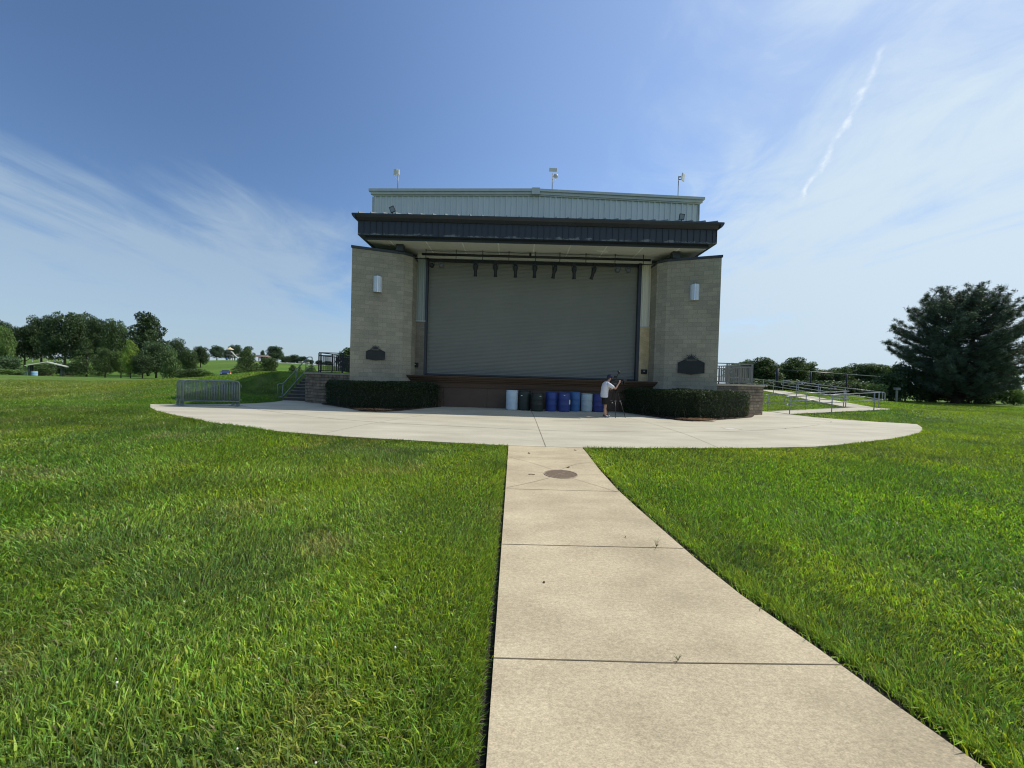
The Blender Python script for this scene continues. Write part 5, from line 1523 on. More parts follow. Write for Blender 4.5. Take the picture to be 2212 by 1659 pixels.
for i, (x, y, lb) in enumerate(lit):
    r_ = random.Random(i+5); b = MB(); a = r_.uniform(0, 3); s_ = .030 if y > 5 else .009
    if 'twig' in lb: b.tube([(-.05, .0, .006), (0, .004, .010), (.055, -.004, .006)], .006, n=6)
    elif 'pebble' in lb: b.lathe([(0, 0), (.009, .002), (.010, .006), (.005, .011), (0, .012)], n=8)
    else:
        for (dx0, dx1, z0, z1, wa, wb) in ((-1.3, -.4, .012, .004, .2, .8), (-.4, .5, .004, .006, .8, .7), (.5, 1.4, .006, .018, .7, .1)):
            b.quad((dx0*s_, -wa*s_, z0), (dx1*s_, -wb*s_, z1), (dx1*s_, wb*s_, z1), (dx0*s_, wa*s_, z0))
    o = b.build('fallen_leaf' if 'leaf' in lb else ('twig' if 'twig' in lb else 'pebble'), M_LITTER); o.location = (x, y, -.002 if y < 9 else .002); o.rotation_euler[2] = a if 'twig' not in lb else -.1
    tag(o, lb, 'fallen leaf' if 'leaf' in lb else ('twig' if 'twig' in lb else 'pebble'))
def weed(x, y, h, label, seed):
    r_ = random.Random(seed); b = MB()
    for k in range(9):
        a = r_.uniform(0, 6.28); l = r_.uniform(.4, 1)*h; q = r_.uniform(.3, 1.0)*h
        p0 = Vector((x, y, 0)); p2 = Vector((x+math.cos(a)*q, y+math.sin(a)*q, l)); p1 = (p0+p2)/2+Vector((0, 0, l*.25))
        b.tube([p0, p1, p2], [.0016, .0012, .0006], n=4)
    o = b.build('weed', mat('weed_green', (.14, .17, .06), rough=.7, var=.3)); tag(o, label, 'weed')
weed(1.42, 3.70, .085, 'small weed growing from the walkway joint near its right edge', 1)
weed(.985, 2.185, .035, 'tiny weed growing from the nearest walkway joint', 2)

# ------------------------------------------------------------------ trees
def tree_mesh_crown(seed, lobes, nleaf, leaf, shell=.55, col=(.050, .088, .034), var=.5, flat=1.0):
    """crown in unit space (height ~1). lobes: (x,y,z,rx,rz)"""
    g = np.random.default_rng(seed)
    vol = np.array([l[3]**2*l[4] for l in lobes])**.67; vol /= vol.sum()
    idx = g.choice(len(lobes), nleaf, p=vol)
    Lb = np.array(lobes)[idx]
    d = g.normal(size=(nleaf, 3)); d /= np.linalg.norm(d, axis=1)[:, None]
    rad = shell+(1-shell)*g.random(nleaf)**.6
    rad *= 1+.22*(g.random(nleaf)-.3)
    P = Lb[:, :3]+d*np.stack([Lb[:, 3], Lb[:, 3], Lb[:, 4]*flat], -1)*rad[:, None]
    a = g.normal(size=(nleaf, 3)); a = a/np.linalg.norm(a, axis=1)[:, None]+d*.5; a /= np.linalg.norm(a, axis=1)[:, None]
    t = g.normal(size=(nleaf, 3)); t -= (t*a).sum(1)[:, None]*a; t /= np.linalg.norm(t, axis=1)[:, None]
    s = np.cross(a, t); sz = leaf*g.uniform(.5, 1.4, nleaf)
    t = t*sz[:, None]; s = s*(sz*.62)[:, None]
    V = np.stack([P-t, P-s*.8, P+t, P+s*.8], 1).reshape(-1, 3)
    Q = np.arange(nleaf*4).reshape(-1, 4)
    c = np.array(col)*g.uniform(1-var, 1+var, (nleaf, 1)); lobe_t = g.uniform(.75, 1.3, len(lobes))[idx][:, None]
    c = np.clip(c*lobe_t, .002, .9)
    return V, Q, np.repeat(c, 4, 0)
def make_lobes(seed, n, spread, zlo, zhi, rmin, rmax, top_round=1.0):
    r_ = random.Random(seed); L_ = []
    for k in range(n):
        z = zlo+(zhi-zlo)*((k+.5)/n)
        w = spread*math.sqrt(max(.05, 1-((z-(zlo+zhi)*.46)/((zhi-zlo)*.62))**2))**top_round
        a = k*2.4+r_.uniform(-.4, .4); q = r_.uniform(.35, 1)*w
        L_.append((math.cos(a)*q, math.sin(a)*q, z, r_.uniform(rmin, rmax), r_.uniform(rmin, rmax)*.85))
    return L_
M_BARK = mat('bark', (.085, .066, .050), rough=.95, var=.35, vscale=6, stretch=(3, 3, .6), bump=.5)
TREES = {}
def proto(kind):
    if kind in TREES: return TREES[kind]
    def wood(seed, base_r, zt, limbs, spread):
        r_ = random.Random(seed); b = MB()
        b.tube([(0, 0, -.03), (.004, .002, zt*.35), (-.006, .004, zt*.7), (.004, 0, zt)], [base_r*1.15, base_r*.8, base_r*.5, base_r*.15], n=8)
        for k in range(limbs):
            z = .16+(zt-.22)*k/limbs; a = k*2.4; q = spread*r_.uniform(.6, .95)
            b.tube([(0, 0, z), (math.cos(a)*q*.5, math.sin(a)*q*.5, z+.07), (math.cos(a)*q, math.sin(a)*q, z+.18)], [base_r*.45, base_r*.25, base_r*.08], n=5)
        return b
    if kind.startswith('broad'):
        k = int(kind[-1])
        lob = make_lobes(10+k, 34, .32, .26, .92, .09, .17)+[(.0, 0, .55, .27, .30)]
        V, Q, C = tree_mesh_crown(k, lob, 15000, .0165, .5)
        wb = wood(k, .022, .8, 8, .25)
    elif kind.startswith('high'):
        k = int(kind[-1])
        lob = make_lobes(70+k, 38, .38, .29, .91, .09, .16)+[(.0, 0, .64, .28, .24)]
        V, Q, C = tree_mesh_crown(k+31, lob, 15000, .0165, .5)
        wb = wood(k, .024, .8, 8, .25)
    elif kind.startswith('tall'):
        k = int(kind[-1])
        lob = make_lobes(30+k, 30, .24, .14, .95, .08, .145)+[(0, 0, .5, .17, .32)]
        V, Q, C = tree_mesh_crown(k+5, lob, 14000, .0155, .5)
        wb = wood(k, .018, .85, 8, .2)
    elif kind.startswith('bush'):
        k = int(kind[-1])
        lob = make_lobes(50+k, 16, .42, .12, .80, .16, .26)
        V, Q, C = tree_mesh_crown(k+9, lob, 4200, .034, .5)
        wb = wood(k, .02, .6, 5, .3)
    elif kind.startswith('cone'):
        k = int(kind[-1]); r_ = random.Random(k); lob = []
        for t in range(11):
            z = .10+.80*t/10; w = .36*(1-t/11)**.8
            m_ = max(3, int(8*(1-t/12)))
            for j in range(m_):
                a = j*2*math.pi/m_+t*1.1+r_.uniform(-.3, .3); q = w*r_.uniform(.45, 1.0)
                lob.append((math.cos(a)*q, math.sin(a)*q, z+r_.uniform(-.03, .03), .05+w*.26, .045))
        lob.append((0, 0, .93, .035, .07))
        V, Q, C = tree_mesh_crown(k+13, lob, 6000, .018, .4)
        wb = wood(k, .020, .92, 8, .2)
    cr = {}
    TREES[kind] = (V, Q, C, wb, {})
    return TREES[kind]
TINTS = {'dark': (1, 1, 1), 'mid': (1.45, 1.4, 1.2), 'yellow': (4.2, 3.6, 1.8), 'light': (2.3, 2.2, 1.5), 'grey': (1.5, 1.45, 1.7), 'far': (1.25, 1.25, 1.7)}  # far, and grey on the right row, put distance haze into leaf colour
_trunk = {}
def tree(kind, x, y, w, h, tint, label, cat='tree', name='tree', group=None, rz=None, z=None, nat=1.0):
    V, Q, C, wb, cache = proto(kind)
    zb = tz(x, y)-.02 if z is None else z
    o = thing(name, label, cat, (x, y, zb), random.uniform(0, 6.28) if rz is None else rz, group)
    ref = {'b': .80, 't': .66, 'c': .80, 'h': .86}.get(kind[0], .8)
    if kind.startswith('bush'): ref = 1.15
    key = tint
    if key not in cache:
        cc = np.clip(C*np.array(TINTS[tint]), 0, .9)
        ob = np_mesh('crown', V, Q, M_LEAF, cols=cc); cache[key] = ob.data
        bpy.data.objects.remove(ob)
    cr = bpy.data.objects.new('crown', cache[key]); COL.objects.link(cr); cr.scale = (w/ref, w/ref, h); put(cr, o)
    if kind not in _trunk:
        t_ = wb.build('trunk', M_BARK, None); _trunk[kind] = t_.data; bpy.data.objects.remove(t_)
    tr = bpy.data.objects.new('trunk', _trunk[kind]); COL.objects.link(tr); tr.scale = (min(w/ref, h*1.2), min(w/ref, h*1.2), h); put(tr, o)
    return o

def zx8(px, py, D):   # helpers that turn readings at 100 m and 160 m into sizes
    return (-134.73+px*.0210)/100*D, EYE+(12.73-(py-190)*.02098+px*.00058-EYE)/100*D
def zx7(px, py, D):
    return (-127.75+(px-700)*.0336)/160*D, EYE+(5.89-(py-350)*.0338+(px-700)*.00085-EYE)/160*D
GL = 'trees on the far left'
def tl(px, hw, top, D, kind, tint, label, f=zx8, pxm=.0210, D0=100, base=None, grp=GL, name='tree', cat='tree'):
    x, zt = f(px, top, D); w = 2*hw*pxm/D0*D
    zb = tz(x, D)
    return tree(kind, x, D, w, max(zt-zb, .6), tint, label, cat, name, grp)
tl(0, 175, 190, 112, 'high1', 'dark', 'dark tree rising at the left edge of the frame behind the light green one')
tl(45, 125, 285, 80, 'broad2', 'light', 'light green tree cut off by the left edge of the frame')
tl(310, 165, 250, 116, 'high2', 'dark', 'dark layered tree left of the tallest mass, above the white fence')
tl(520, 190, 138, 118, 'high3', 'dark', 'dark broad tree behind the pavilion at the left of the big clump')
tl(820, 230, 88, 112, 'broad1', 'dark', 'tallest broad dark tree in the middle of the big clump')
tl(1060, 160, 125, 118, 'broad2', 'dark', 'dark broad tree just right of the tallest one in the big clump')
tl(1230, 150, 160, 112, 'broad3', 'dark', 'dark rounded tree in the right half of the big clump')
tl(1450, 150, 178, 110, 'broad1', 'mid', 'rounded tree at the right end of the big clump')
tl(1860, 235, 118, 96, 'tall1', 'dark', 'tall tree standing apart with a peaked crown')
tl(1090, 185, 398, 86, 'cone2', 'mid', 'young layered tree in front of the big clump, right of the pavilion', name='young_tree')
tl(1320, 120, 545, 82, 'broad2', 'mid', 'small round tree between the young layered tree and the yellow one', name='young_tree')
tl(1520, 105, 570, 84, 'broad3', 'light', 'small pale tree touching the yellow green one on its left', name='young_tree')
tl(1640, 85, 438, 80, 'tall2', 'yellow', 'yellow green young tree in front of the gap of the tall tree', name='young_tree')
tl(1790, 120, 620, 80, 'broad1', 'dark', 'small dark tree right beside the yellow green one', name='young_tree')
tl(1960, 190, 470, 84, 'broad2', 'grey', 'grey green bushy tree in front of the tall peaked one')
tl(2130, 110, 520, 78, 'bush1', 'mid', 'leafy bush at the right foot of the grey green tree', name='bush', cat='bush')
tl(90, 190, 620, 72, 'bush2', 'grey', 'grey bush left of the pavilion, the taller one', name='bush', cat='bush')
tl(110, 210, 790, 60, 'bush3', 'light', 'low light green bush at the left edge of the lawn', name='bush', cat='bush')
tl(545, 120, 715, 82, 'bush1', 'mid', 'round bush seen through the pavilion', name='bush', cat='bush')
tl(880, 200, 700, 92, 'bush2', 'dark', 'low dark bush just right of the pavilion', name='bush', cat='bush')
GP = 'trees along the playground hill'
t7 = dict(f=zx7, pxm=.0336, D0=160, grp=GP)
tl(300, 125, 118, 112, 'broad2', 'dark', 'dark tree directly right of the tall peaked tree', **t7)
tl(470, 95, 235, 96, 'broad1', 'mid', 'small tree at the left foot of the hill', **t7)
tl(600, 100, 200, 122, 'broad3', 'dark', 'round dark tree at the left end of the hill top', **t7)
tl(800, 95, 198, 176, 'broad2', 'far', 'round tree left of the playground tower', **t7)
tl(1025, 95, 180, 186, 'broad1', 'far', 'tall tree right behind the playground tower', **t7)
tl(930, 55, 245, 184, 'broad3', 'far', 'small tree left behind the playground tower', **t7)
tl(1175, 110, 205, 96, 'tall1', 'mid', 'peaked tree on the slope between the tower and the shed', **t7)
tl(1090, 110, 380, 92, 'cone1', 'mid', 'spreading low conifer at the left foot of the peaked tree', **t7)
tl(1300, 120, 400, 94, 'cone2', 'mid', 'spreading low conifer at the right foot of the peaked tree', **t7)
tl(1460, 115, 335, 92, 'broad1', 'mid', 'bushy tree in front of the shed', **t7)
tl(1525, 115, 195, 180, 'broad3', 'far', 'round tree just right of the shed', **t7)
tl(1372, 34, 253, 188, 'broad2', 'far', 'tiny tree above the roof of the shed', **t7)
for i, (px, hw, tp, D, lb) in enumerate(((1665, 80, 318, 232, 'hazy tree at the left of the low line of trees behind the climbing frame'), (1765, 95, 306, 236, 'hazy highest tree in the low line behind the climbing frame'),
                             (1870, 85, 322, 232, 'hazy tree right of the highest in the low line'), (1960, 60, 362, 236, 'small hazy tree in the low line left of the dark railing'),
                             (2080, 60, 372, 230, 'small hazy tree seen through the left end of the dark railing'), (2190, 70, 380, 230, 'small hazy tree seen through the middle of the dark railing'))):
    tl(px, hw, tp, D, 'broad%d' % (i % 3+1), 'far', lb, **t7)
tl(560, 150, 470, 76, 'bush3', 'mid', 'leafy bush on the left below the hill', name='bush', cat='bush', **t7)
tl(690, 90, 500, 75, 'bush1', 'light', 'low pale bush left of the parked car', name='bush', cat='bush', **t7)
tl(400, 110, 470, 74, 'bush2', 'mid', 'bush under the small tree at the left foot of the hill', name='bush', cat='bush', **t7)
tree('tall2', -40.4, 70, 1.4, 2.5, 'mid', 'small sapling on the bank left of the stair handrail', name='sapling', group='saplings behind the bank')
tree('cone1', -39.2, 70, 1.8, 2.6, 'mid', 'small conifer sapling behind the stair handrail', name='sapling', group='saplings behind the bank')
tree('bush1', -37.2, 70, 2.4, 2.7, 'mid', 'bushy sapling between the handrail and the dark railing', name='sapling', group='saplings behind the bank')
tree('tall1', -17.2, 40, 2.6, 2.9, 'mid', 'slender bushy tree behind the dark railing, touching the left tower', z=1.3, group='saplings behind the bank')

GR = 'trees behind the ramps'
def tr_(px, hw, top, D, kind, tint, label, name='tree', cat='tree', low=0.):
    x = (38.34+px*.0124)/60*D; zt = EYE+(5.62-(top-350)*.0127+px*.00035-EYE)/60*D
    zb = tz(x, D)-low
    tree(kind, x, D, 3.1*hw*.0124/60*D, zt-zb, tint, label, cat, name, GR, z=zb)
tr_(-270, 130, 400, 74, 'broad1', 'grey', 'dark tree seen just beside the right tower behind the railing')
tr_(-120, 140, 368, 72, 'broad3', 'grey', 'dark round tree behind the right end of the grey picket railing')
tr_(60, 150, 348, 70, 'tall1', 'mid', 'tree with a ragged top left of the black fence post')
tr_(200, 130, 440, 78, 'broad1', 'dark', 'lower dark tree right at the black fence post')
tr_(390, 130, 345, 72, 'tall1', 'mid', 'highest tree left of the dip of sky above the fence')
tr_(530, 125, 375, 74, 'high2', 'mid', 'tree leaning right beside the dip of sky above the fence')
tr_(680, 120, 545, 80, 'broad3', 'dark', 'low dark tree under the dip of sky')
tr_(830, 115, 488, 74, 'broad1', 'grey', 'dark tree right of the dip of sky')
tr_(1040, 140, 440, 72, 'cone2', 'mid', 'pale ragged tree in the middle of the right row')
tr_(1240, 150, 408, 74, 'high1', 'grey', 'tree with a bare twiggy top, second from the big pine')
tr_(1440, 150, 415, 72, 'broad3', 'mid', 'round tree next to the big pine')
tr_(1620, 130, 455, 76, 'broad1', 'dark', 'dark tree half hidden behind the left limbs of the pine')
for (px, hw, tp, D, k, tn, lb) in ((-10, 110, 425, 80, 'tall1', 'grey', 'narrow dark tree filling the gap left of the ragged tree'), (300, 110, 420, 82, 'broad3', 'dark', 'dark tree filling the gap left of the highest tree'),
        (760, 100, 520, 84, 'broad2', 'dark', 'low dark tree in the right half of the dip of sky'), (940, 110, 470, 80, 'tall1', 'mid', 'narrow tree left of the pale ragged one'),
        (1150, 110, 448, 82, 'broad1', 'grey', 'dark tree just right of the pale ragged one'), (1345, 110, 440, 80, 'tall2', 'grey', 'narrow dark tree between the twiggy tree and the round one'),
        (1540, 110, 450, 82, 'broad2', 'dark', 'dark tree just left of the pine, behind the round one')):
    tr_(px, hw, tp, D, k, tn, lb)
for i, (px, hw, tp, D, k, lb) in enumerate(((-200, 200, 600, 66, 'bush1', 'low dark bush beneath the trees beside the right tower'), (60, 200, 590, 66, 'bush2', 'low dark bush beneath the ragged tree, left of the fence post'),
        (330, 210, 600, 66, 'bush3', 'low dark bush beneath the highest tree of the right row'), (620, 210, 610, 66, 'bush1', 'low dark bush beneath the dip of sky'),
        (900, 210, 610, 66, 'bush2', 'low dark bush in the middle beneath the right row'), (1180, 210, 610, 66, 'bush3', 'low dark bush beneath the twiggy tree'), (1420, 190, 600, 64, 'bush1', 'low dark bush beneath the round tree by the pine'))):
    tr_(px, hw, tp, D, k, 'dark', lb, 'bush', 'bush', low=.4)
tree('bush2', 36.9, 39.5, 2.6, 2.0, 'light', 'pale green shrub left of the grey box on a post', 'bush', 'bush', GR)
tree('bush3', 39.8, 41, 3.6, 3.4, 'dark', 'dark shrub between the grey box and the big pine', 'bush', 'bush', GR)
for i, (x, y, w, h, tn, lb) in enumerate(((42.5, 42, 4.2, 4.6, 'dark', 'dark shrub under the left limbs of the big pine'), (46.2, 43, 4.6, 4.4, 'dark', 'dark shrub directly behind the trunk of the big pine'),
        (50.0, 42.5, 4.6, 4.8, 'dark', 'dark shrub right of the trunk of the big pine'), (54.0, 44, 5, 6.6, 'dark', 'tall dark shrub at the right edge of the frame'), (53.6, 41.5, 2.4, 1.9, 'light', 'pale low shrub at the right edge of the frame'), (51.8, 43.4, 4.4, 3.4, 'dark', 'dark low shrub between the pine and the tall one at the right edge'), (48.2, 44.2, 4.4, 3.6, 'dark', 'dark low shrub behind the low fence right of the pine trunk'))):
    tree('bush%d' % (i % 3+1), x, y, w, h, tn, lb, 'bush', 'bush', 'shrubs under the big pine')

# the big pine
def big_pine(px, py, H, label):
    zb = tz(px, py)
    o = thing('pine_tree', label, 'pine tree', (px, py, zb), 0)
    g = random.Random(21)
    b = MB()
    b.tube([(0, 0, -.2), (.05, 0, 2), (.0, 0, 4.5), (-.1, .1, 7), (-.35, .1, 9.0), (-.5, .1, 10.8)], [.38, .33, .27, .2, .12, .04], n=12)
    b.tube([(.05, 0, 2.6), (.9, -.1, 4.5), (1.5, 0, 6.8), (1.7, .1, 9.2), (1.75, .1, 10.6)], [.24, .21, .16, .09, .03], n=10)
    tips = []
    def env(z, a):
        # crown radius at height z
        zz = [0, .6, 2.0, 3.4, 4.6, 5.8, 8.0, 9.7, 10.9, 11.7, 12.1]
        rr = [3.4, 3.7, 4.0, 4.3, 4.8, 5.1, 4.5, 3.9, 3.1, 2.2, .9]
        r = float(np.interp(z, zz, rr))
        return r*(1+.10*math.sin(a*3+z)+.06*math.sin(a*7+2*z))
    nl = 200
    for k in range(nl):
        t = k/(nl-1); z0 = .5+9.4*t**1.05
        a = k*2.39996+g.uniform(-.25, .25)
        side = 0 if (k % 3) else 1
        ox = (1.5 if z0 > 4 and side else 0)
        rise = .9+1.4*(z0/10)+g.uniform(-.3, .5)
        zt = min(z0+rise, H-.1)
        L_ = env(zt, a)*g.uniform(.78, 1.05)-ox*math.cos(a)*.9
        L_ = max(L_, .6)
        p0 = Vector((ox*.9-.03*z0*(1-side), 0, z0)); d = Vector((math.cos(a), math.sin(a), 0))
        p3 = p0+d*L_; p3.z = zt
        p1 = p0+d*L_*.35+Vector((0, 0, (zt-z0)*.12)); p2 = p0+d*L_*.72+Vector((0, 0, (zt-z0)*.5))
        r0 = .10*(1-t*.6)
        b.tube([p0, p1, p2, p3], [r0, r0*.7, r0*.42, .02], n=5)
        # side shoots with upturned ends
        nb = max(6, int(L_*3.6))
        for j in range(nb):
            u = .30+.70*(j+g.random())/nb
            q = p1.lerp(p2, (u-.35)/.37) if u < .72 else p2.lerp(p3, (u-.72)/.28)
            if u < .35: q = p0.lerp(p1, u/.35)
            sa = a+(1 if j % 2 else -1)*g.uniform(.5, 1.15); sl = g.uniform(.35, 1.0)*(1.2-u*.55)
            e = q+Vector((math.cos(sa)*sl, math.sin(sa)*sl, g.uniform(.12, .45)))
            b.tube([q, q.lerp(e, .5)-Vector((0, 0, .03)), e], [.022, .016, .008], n=4)
            tips.append((e, g.uniform(.22, .38)))
            if g.random() < .75: tips.append((q.lerp(e, g.uniform(.3, .65)), g.uniform(.16, .27)))
        tips.append((p3, .30)); tips.append((p3+Vector((0, 0, .15)), .24))
    for k in range(60):    # leaders at the top
        a = g.uniform(0, 6.28); q = g.random()**.6*3.3; z = H-.1-q*q*.17-g.uniform(0, 1.3)
        e = Vector((.5+math.cos(a)*q, math.sin(a)*q, z)); s_ = Vector((.5+math.cos(a)*q*.5, math.sin(a)*q*.5, z-1.5))
        b.tube([s_, s_.lerp(e, .5), e], [.05, .03, .01], n=4); 
        for j in range(5): tips.append((s_.lerp(e, .45+.14*j), g.uniform(.2, .34)))
    b.build('trunk', mat('pine_bark', (.050, .040, .034), rough=.95, var=.35, vscale=5), o)
    # needle tufts: short bristles pointing outwards and up
    G = np.random.default_rng(5)
    T = np.array([list(t[0])+[t[1]] for t in tips]); n = len(T); per_ = 46
    idx = np.repeat(np.arange(n), per_); m = len(idx)
    d = G.normal(size=(m, 3)); d[:, 2] = d[:, 2]*.8+.35; d /= np.linalg.norm(d, axis=1)[:, None]
    c = T[idx, :3]+G.normal(size=(m, 3))*(T[idx, 3]*.30)[:, None]
    L_ = T[idx, 3]*G.uniform(.5, 1.0, m)
    s = np.cross(d, G.normal(size=(m, 3))); s /= np.linalg.norm(s, axis=1)[:, None]
    w = (.030*G.uniform(.6, 1.4, m))[:, None]
    V = np.stack([c-s*w*.5, c+s*w*.5, c+d*L_[:, None]+s*w*.25, c+d*L_[:, None]-s*w*.25], 1).reshape(-1, 3)
    Q = np.arange(m*4).reshape(-1, 4)
    col = np.array([.070, .104, .070])*G.uniform(.55, 1.6, (m, 1)); tcol = G.uniform(.7, 1.35, n)[idx][:, None]
    np_mesh('needles', V, Q, vcol_mat('needle', rough=.5, transl=.12, spec=.3), cols=np.repeat(col*tcol, 4, 0), parent=o)
big_pine(45.9, 40.2, 12.0, 'very large dark rounded pine on the right of the lawn')

# ------------------------------------------------------------------ far things on the left
pv = thing('pavilion', 'small picnic pavilion with a pale gabled roof and dark posts far left', 'pavilion', (-80.8, 66, -.88), R(46))
pv.scale = (.64, .64, 1)
zp0 = tz(-80.8, 66)
pv.location[2] = zp0
def pvz(z): return z-zp0
b = MB()
for (xa, xb, za, zb) in ((-3.65, 0, 1.30, 2.02), (0, 3.6, 2.02, 1.26)):
    za, zb = pvz(za), pvz(zb)
    b.poly([(xa, -.6, za), (xb, -.6, zb), (xb, 7.5, zb), (xa, 7.5, za)]); b.poly([(xa, 7.5, za-.14), (xb, 7.5, zb-.14), (xb, -.6, zb-.14), (xa, -.6, za-.14)])
    b.quad((xa, -.6, za-.14), (xb, -.6, zb-.14), (xb, -.6, zb), (xa, -.6, za))
b.build('roof', mat('pale_roof', (.50, .51, .44), rough=.5, var=.05), pv)
M_PGREEN = mat('dark_green_paint', (.02, .035, .03), rough=.5, var=.15)
for x in (-3.0, 2.6):
    for y in (0, 3.4, 6.8):
        b = MB(); b.box(x-.16, x+.16, y-.16, y+.16, -.1, pvz(1.36)); b.build('post', M_PGREEN, pv)
b = MB(); b.box(-3.3, 3.2, -.05, .05, pvz(1.22), pvz(1.34)); b.build('beam', M_PGREEN, pv)
b = MB(); b.box(-3.6, 3.4, -.3, 7.2, -.05, .03); b.build('floor', M_PLAZA, pv)
def picnic(x, y, label):
    o = thing('picnic_table', label, 'picnic table', (x, y, tz(x, y)+.03), 0, 'picnic tables under the pavilion')
    b = MB(); b.box(-.9, .9, -.36, .36, .70, .75); b.build('table_top', M_WOOD, o)
    for s_ in (-1, 1):
        b = MB(); b.box(-.9, .9, s_*.68-.13, s_*.68+.13, .42, .46); b.build('bench', M_WOOD, o)
        b = MB(); b.bar((s_*.7, -.6, 0), (s_*.7, .15, .70), .06); b.bar((s_*.7, .6, 0), (s_*.7, -.15, .70), .06); b.box(s_*.7-.04, s_*.7+.04, -.7, .7, .36, .42); b.build('leg_frame', M_WOOD, o)
picnic(-82.3, 67.2, 'picnic table in the left half of the pavilion'); picnic(-80.9, 68.9, 'picnic table in the right half of the pavilion')
P_SKY = plast('drum_skyblue', (.25, .42, .62))
for (x, y, lb) in ((-85.2, 66.3, 'pale blue waste drum standing left of the pavilion'), (-81.9, 65.2, 'pale blue waste drum in front of the left post of the pavilion')):
    o = barrel(x, y, .95, .40, P_SKY, lb, rim=rimw); o.location[2] = tz(x, y); o['group'] = 'pale blue waste drums by the pavilion'; o['category'] = 'drum'
wf = thing('rail_fence', 'white three-rail fence beneath the dark trees far left', 'fence', (-180, 148, tz(-180, 148)))
wf.location[2] += .0
M_WF = mat('white_fence', (.72, .72, .68), rough=.6, var=.05)
fz = lambda x, y: tz(x, y)+.45
x0 = -207
pts_ = [(-207+2.9*k, 148) for k in range(13)]
for i, (x, y) in enumerate(pts_):
    b = MB(); zz_ = fz(x, y); b.box(x-.13, x+.13, y-.09, y+.09, zz_-.6, zz_+1.35); b.build('post', M_WF, wf, world=True)
for h in (.35, .75, 1.15):
    b = MB()
    for i in range(12):
        a, c = pts_[i], pts_[i+1]; b.bar((a[0], a[1], fz(*a)+h), (c[0], c[1], fz(*c)+h), .24, .06)
    b.build('rail', M_WF, wf, world=True)

car = thing('parked_car', 'dark blue car parked at the foot of the hill, seen from the front', 'car', (-64.3, 85, tz(-64.3, 85)), R(33))
car.scale = (.86, .86, .9)
M_CAR = mat('car_blue', (.030, .055, .16), rough=.25, var=.05, spec=.6)
b = MB()
for (z0, z1, w0, w1, y0a, y1a, y0b, y1b) in ((.32, .62, .90, .93, -.05, 4.3, .0, 4.3), (.62, .98, .93, .88, .0, 4.3, .1, 4.3)):
    for sx in (-1, 1):
        f = [(sx*w0, y0a, z0), (sx*w0, y1a, z0), (sx*w1, y1b, z1), (sx*w1, y0b, z1)]; b.poly(f if sx > 0 else f[::-1])
    b.quad((-w0, y0a, z0), (w0, y0a, z0), (w1, y0b, z1), (-w1, y0b, z1)); b.quad((w0, y1a, z0), (-w0, y1a, z0), (-w1, y1b, z1), (w1, y1b, z1))
b.quad((-.88, .1, .98), (.88, .1, .98), (.80, 1.3, 1.05), (-.80, 1.3, 1.05))
b.quad((-.80, 1.3, 1.05), (.80, 1.3, 1.05), (.80, 4.3, 1.05), (-.80, 4.3, 1.05)); b.quad((-.88, 4.3, .98), (-.88, .1, .98), (-.80, 1.3, 1.05), (-.80, 4.3, 1.05)); b.quad((.88, .1, .98), (.88, 4.3, .98), (.80, 4.3, 1.05), (.80, 1.3, 1.05))
b.box(-.62, .62, 1.95, 3.9, 1.45, 1.49)
for sx in (-1, 1): b.bar((sx*.80, 1.25, 1.04), (sx*.62, 1.98, 1.47), .06); b.bar((sx*.80, 4.2, 1.04), (sx*.62, 3.85, 1.47), .08)
b.build('body', M_CAR, car)
b = MB(); b.quad((-.76, 1.28, 1.06), (.76, 1.28, 1.06), (.60, 1.98, 1.45), (-.60, 1.98, 1.45)); b.build('windscreen', mat('car_glass', (.03, .04, .05), rough=.08, spec=.8), car)
b = MB(); b.box(-.5, .5, -.07, -.03, .45, .66); b.build('grille', M_BLACK, car)
b = MB(); b.box(-.92, .92, -.12, .05, .26, .44); b.build('bumper', M_BLACK, car, bevel=.02)
for sx in (-1, 1):
    b = MB(); b.box(sx*.72-.17, sx*.72+.17, -.08, .02, .66, .80); b.build('headlight', mat('headlamp', (.7, .72, .72), rough=.15), car)
    b = MB(); b.box(sx*1.0-.09, sx*1.0+.09, 1.3, 1.42, 1.0, 1.13); b.build('mirror', M_CAR, car)
    for y in (.85, 3.5):
        b = MB(); b.lathe([(0, -.1), (.30, -.1), (.33, -.06), (.33, .06), (.30, .1), (0, .1)], (sx*.82, y, .33), n=18, m=Matrix.Rotation(R(90), 3, 'Y').to_4x4()); b.build('wheel', M_BLACK, car)
om = thing('marker_post', 'short orange marker with a pale band left of the spreading conifer', 'marker', (-62.25, 84, tz(-62.25, 84)))
M_OR = mat('orange_plastic', (.50, .12, .04), rough=.6, var=.1)
b = MB(); b.lathe([(0, 0), (.28, 0), (.28, .06), (.16, .1), (.14, .9), (.10, .98), (0, .98)], n=14); b.build('post', M_OR, om)
b = MB(); b.lathe([(.155, .42), (.165, .44), (.165, .62), (.15, .64)], n=14); b.build('band', M_WF, om)

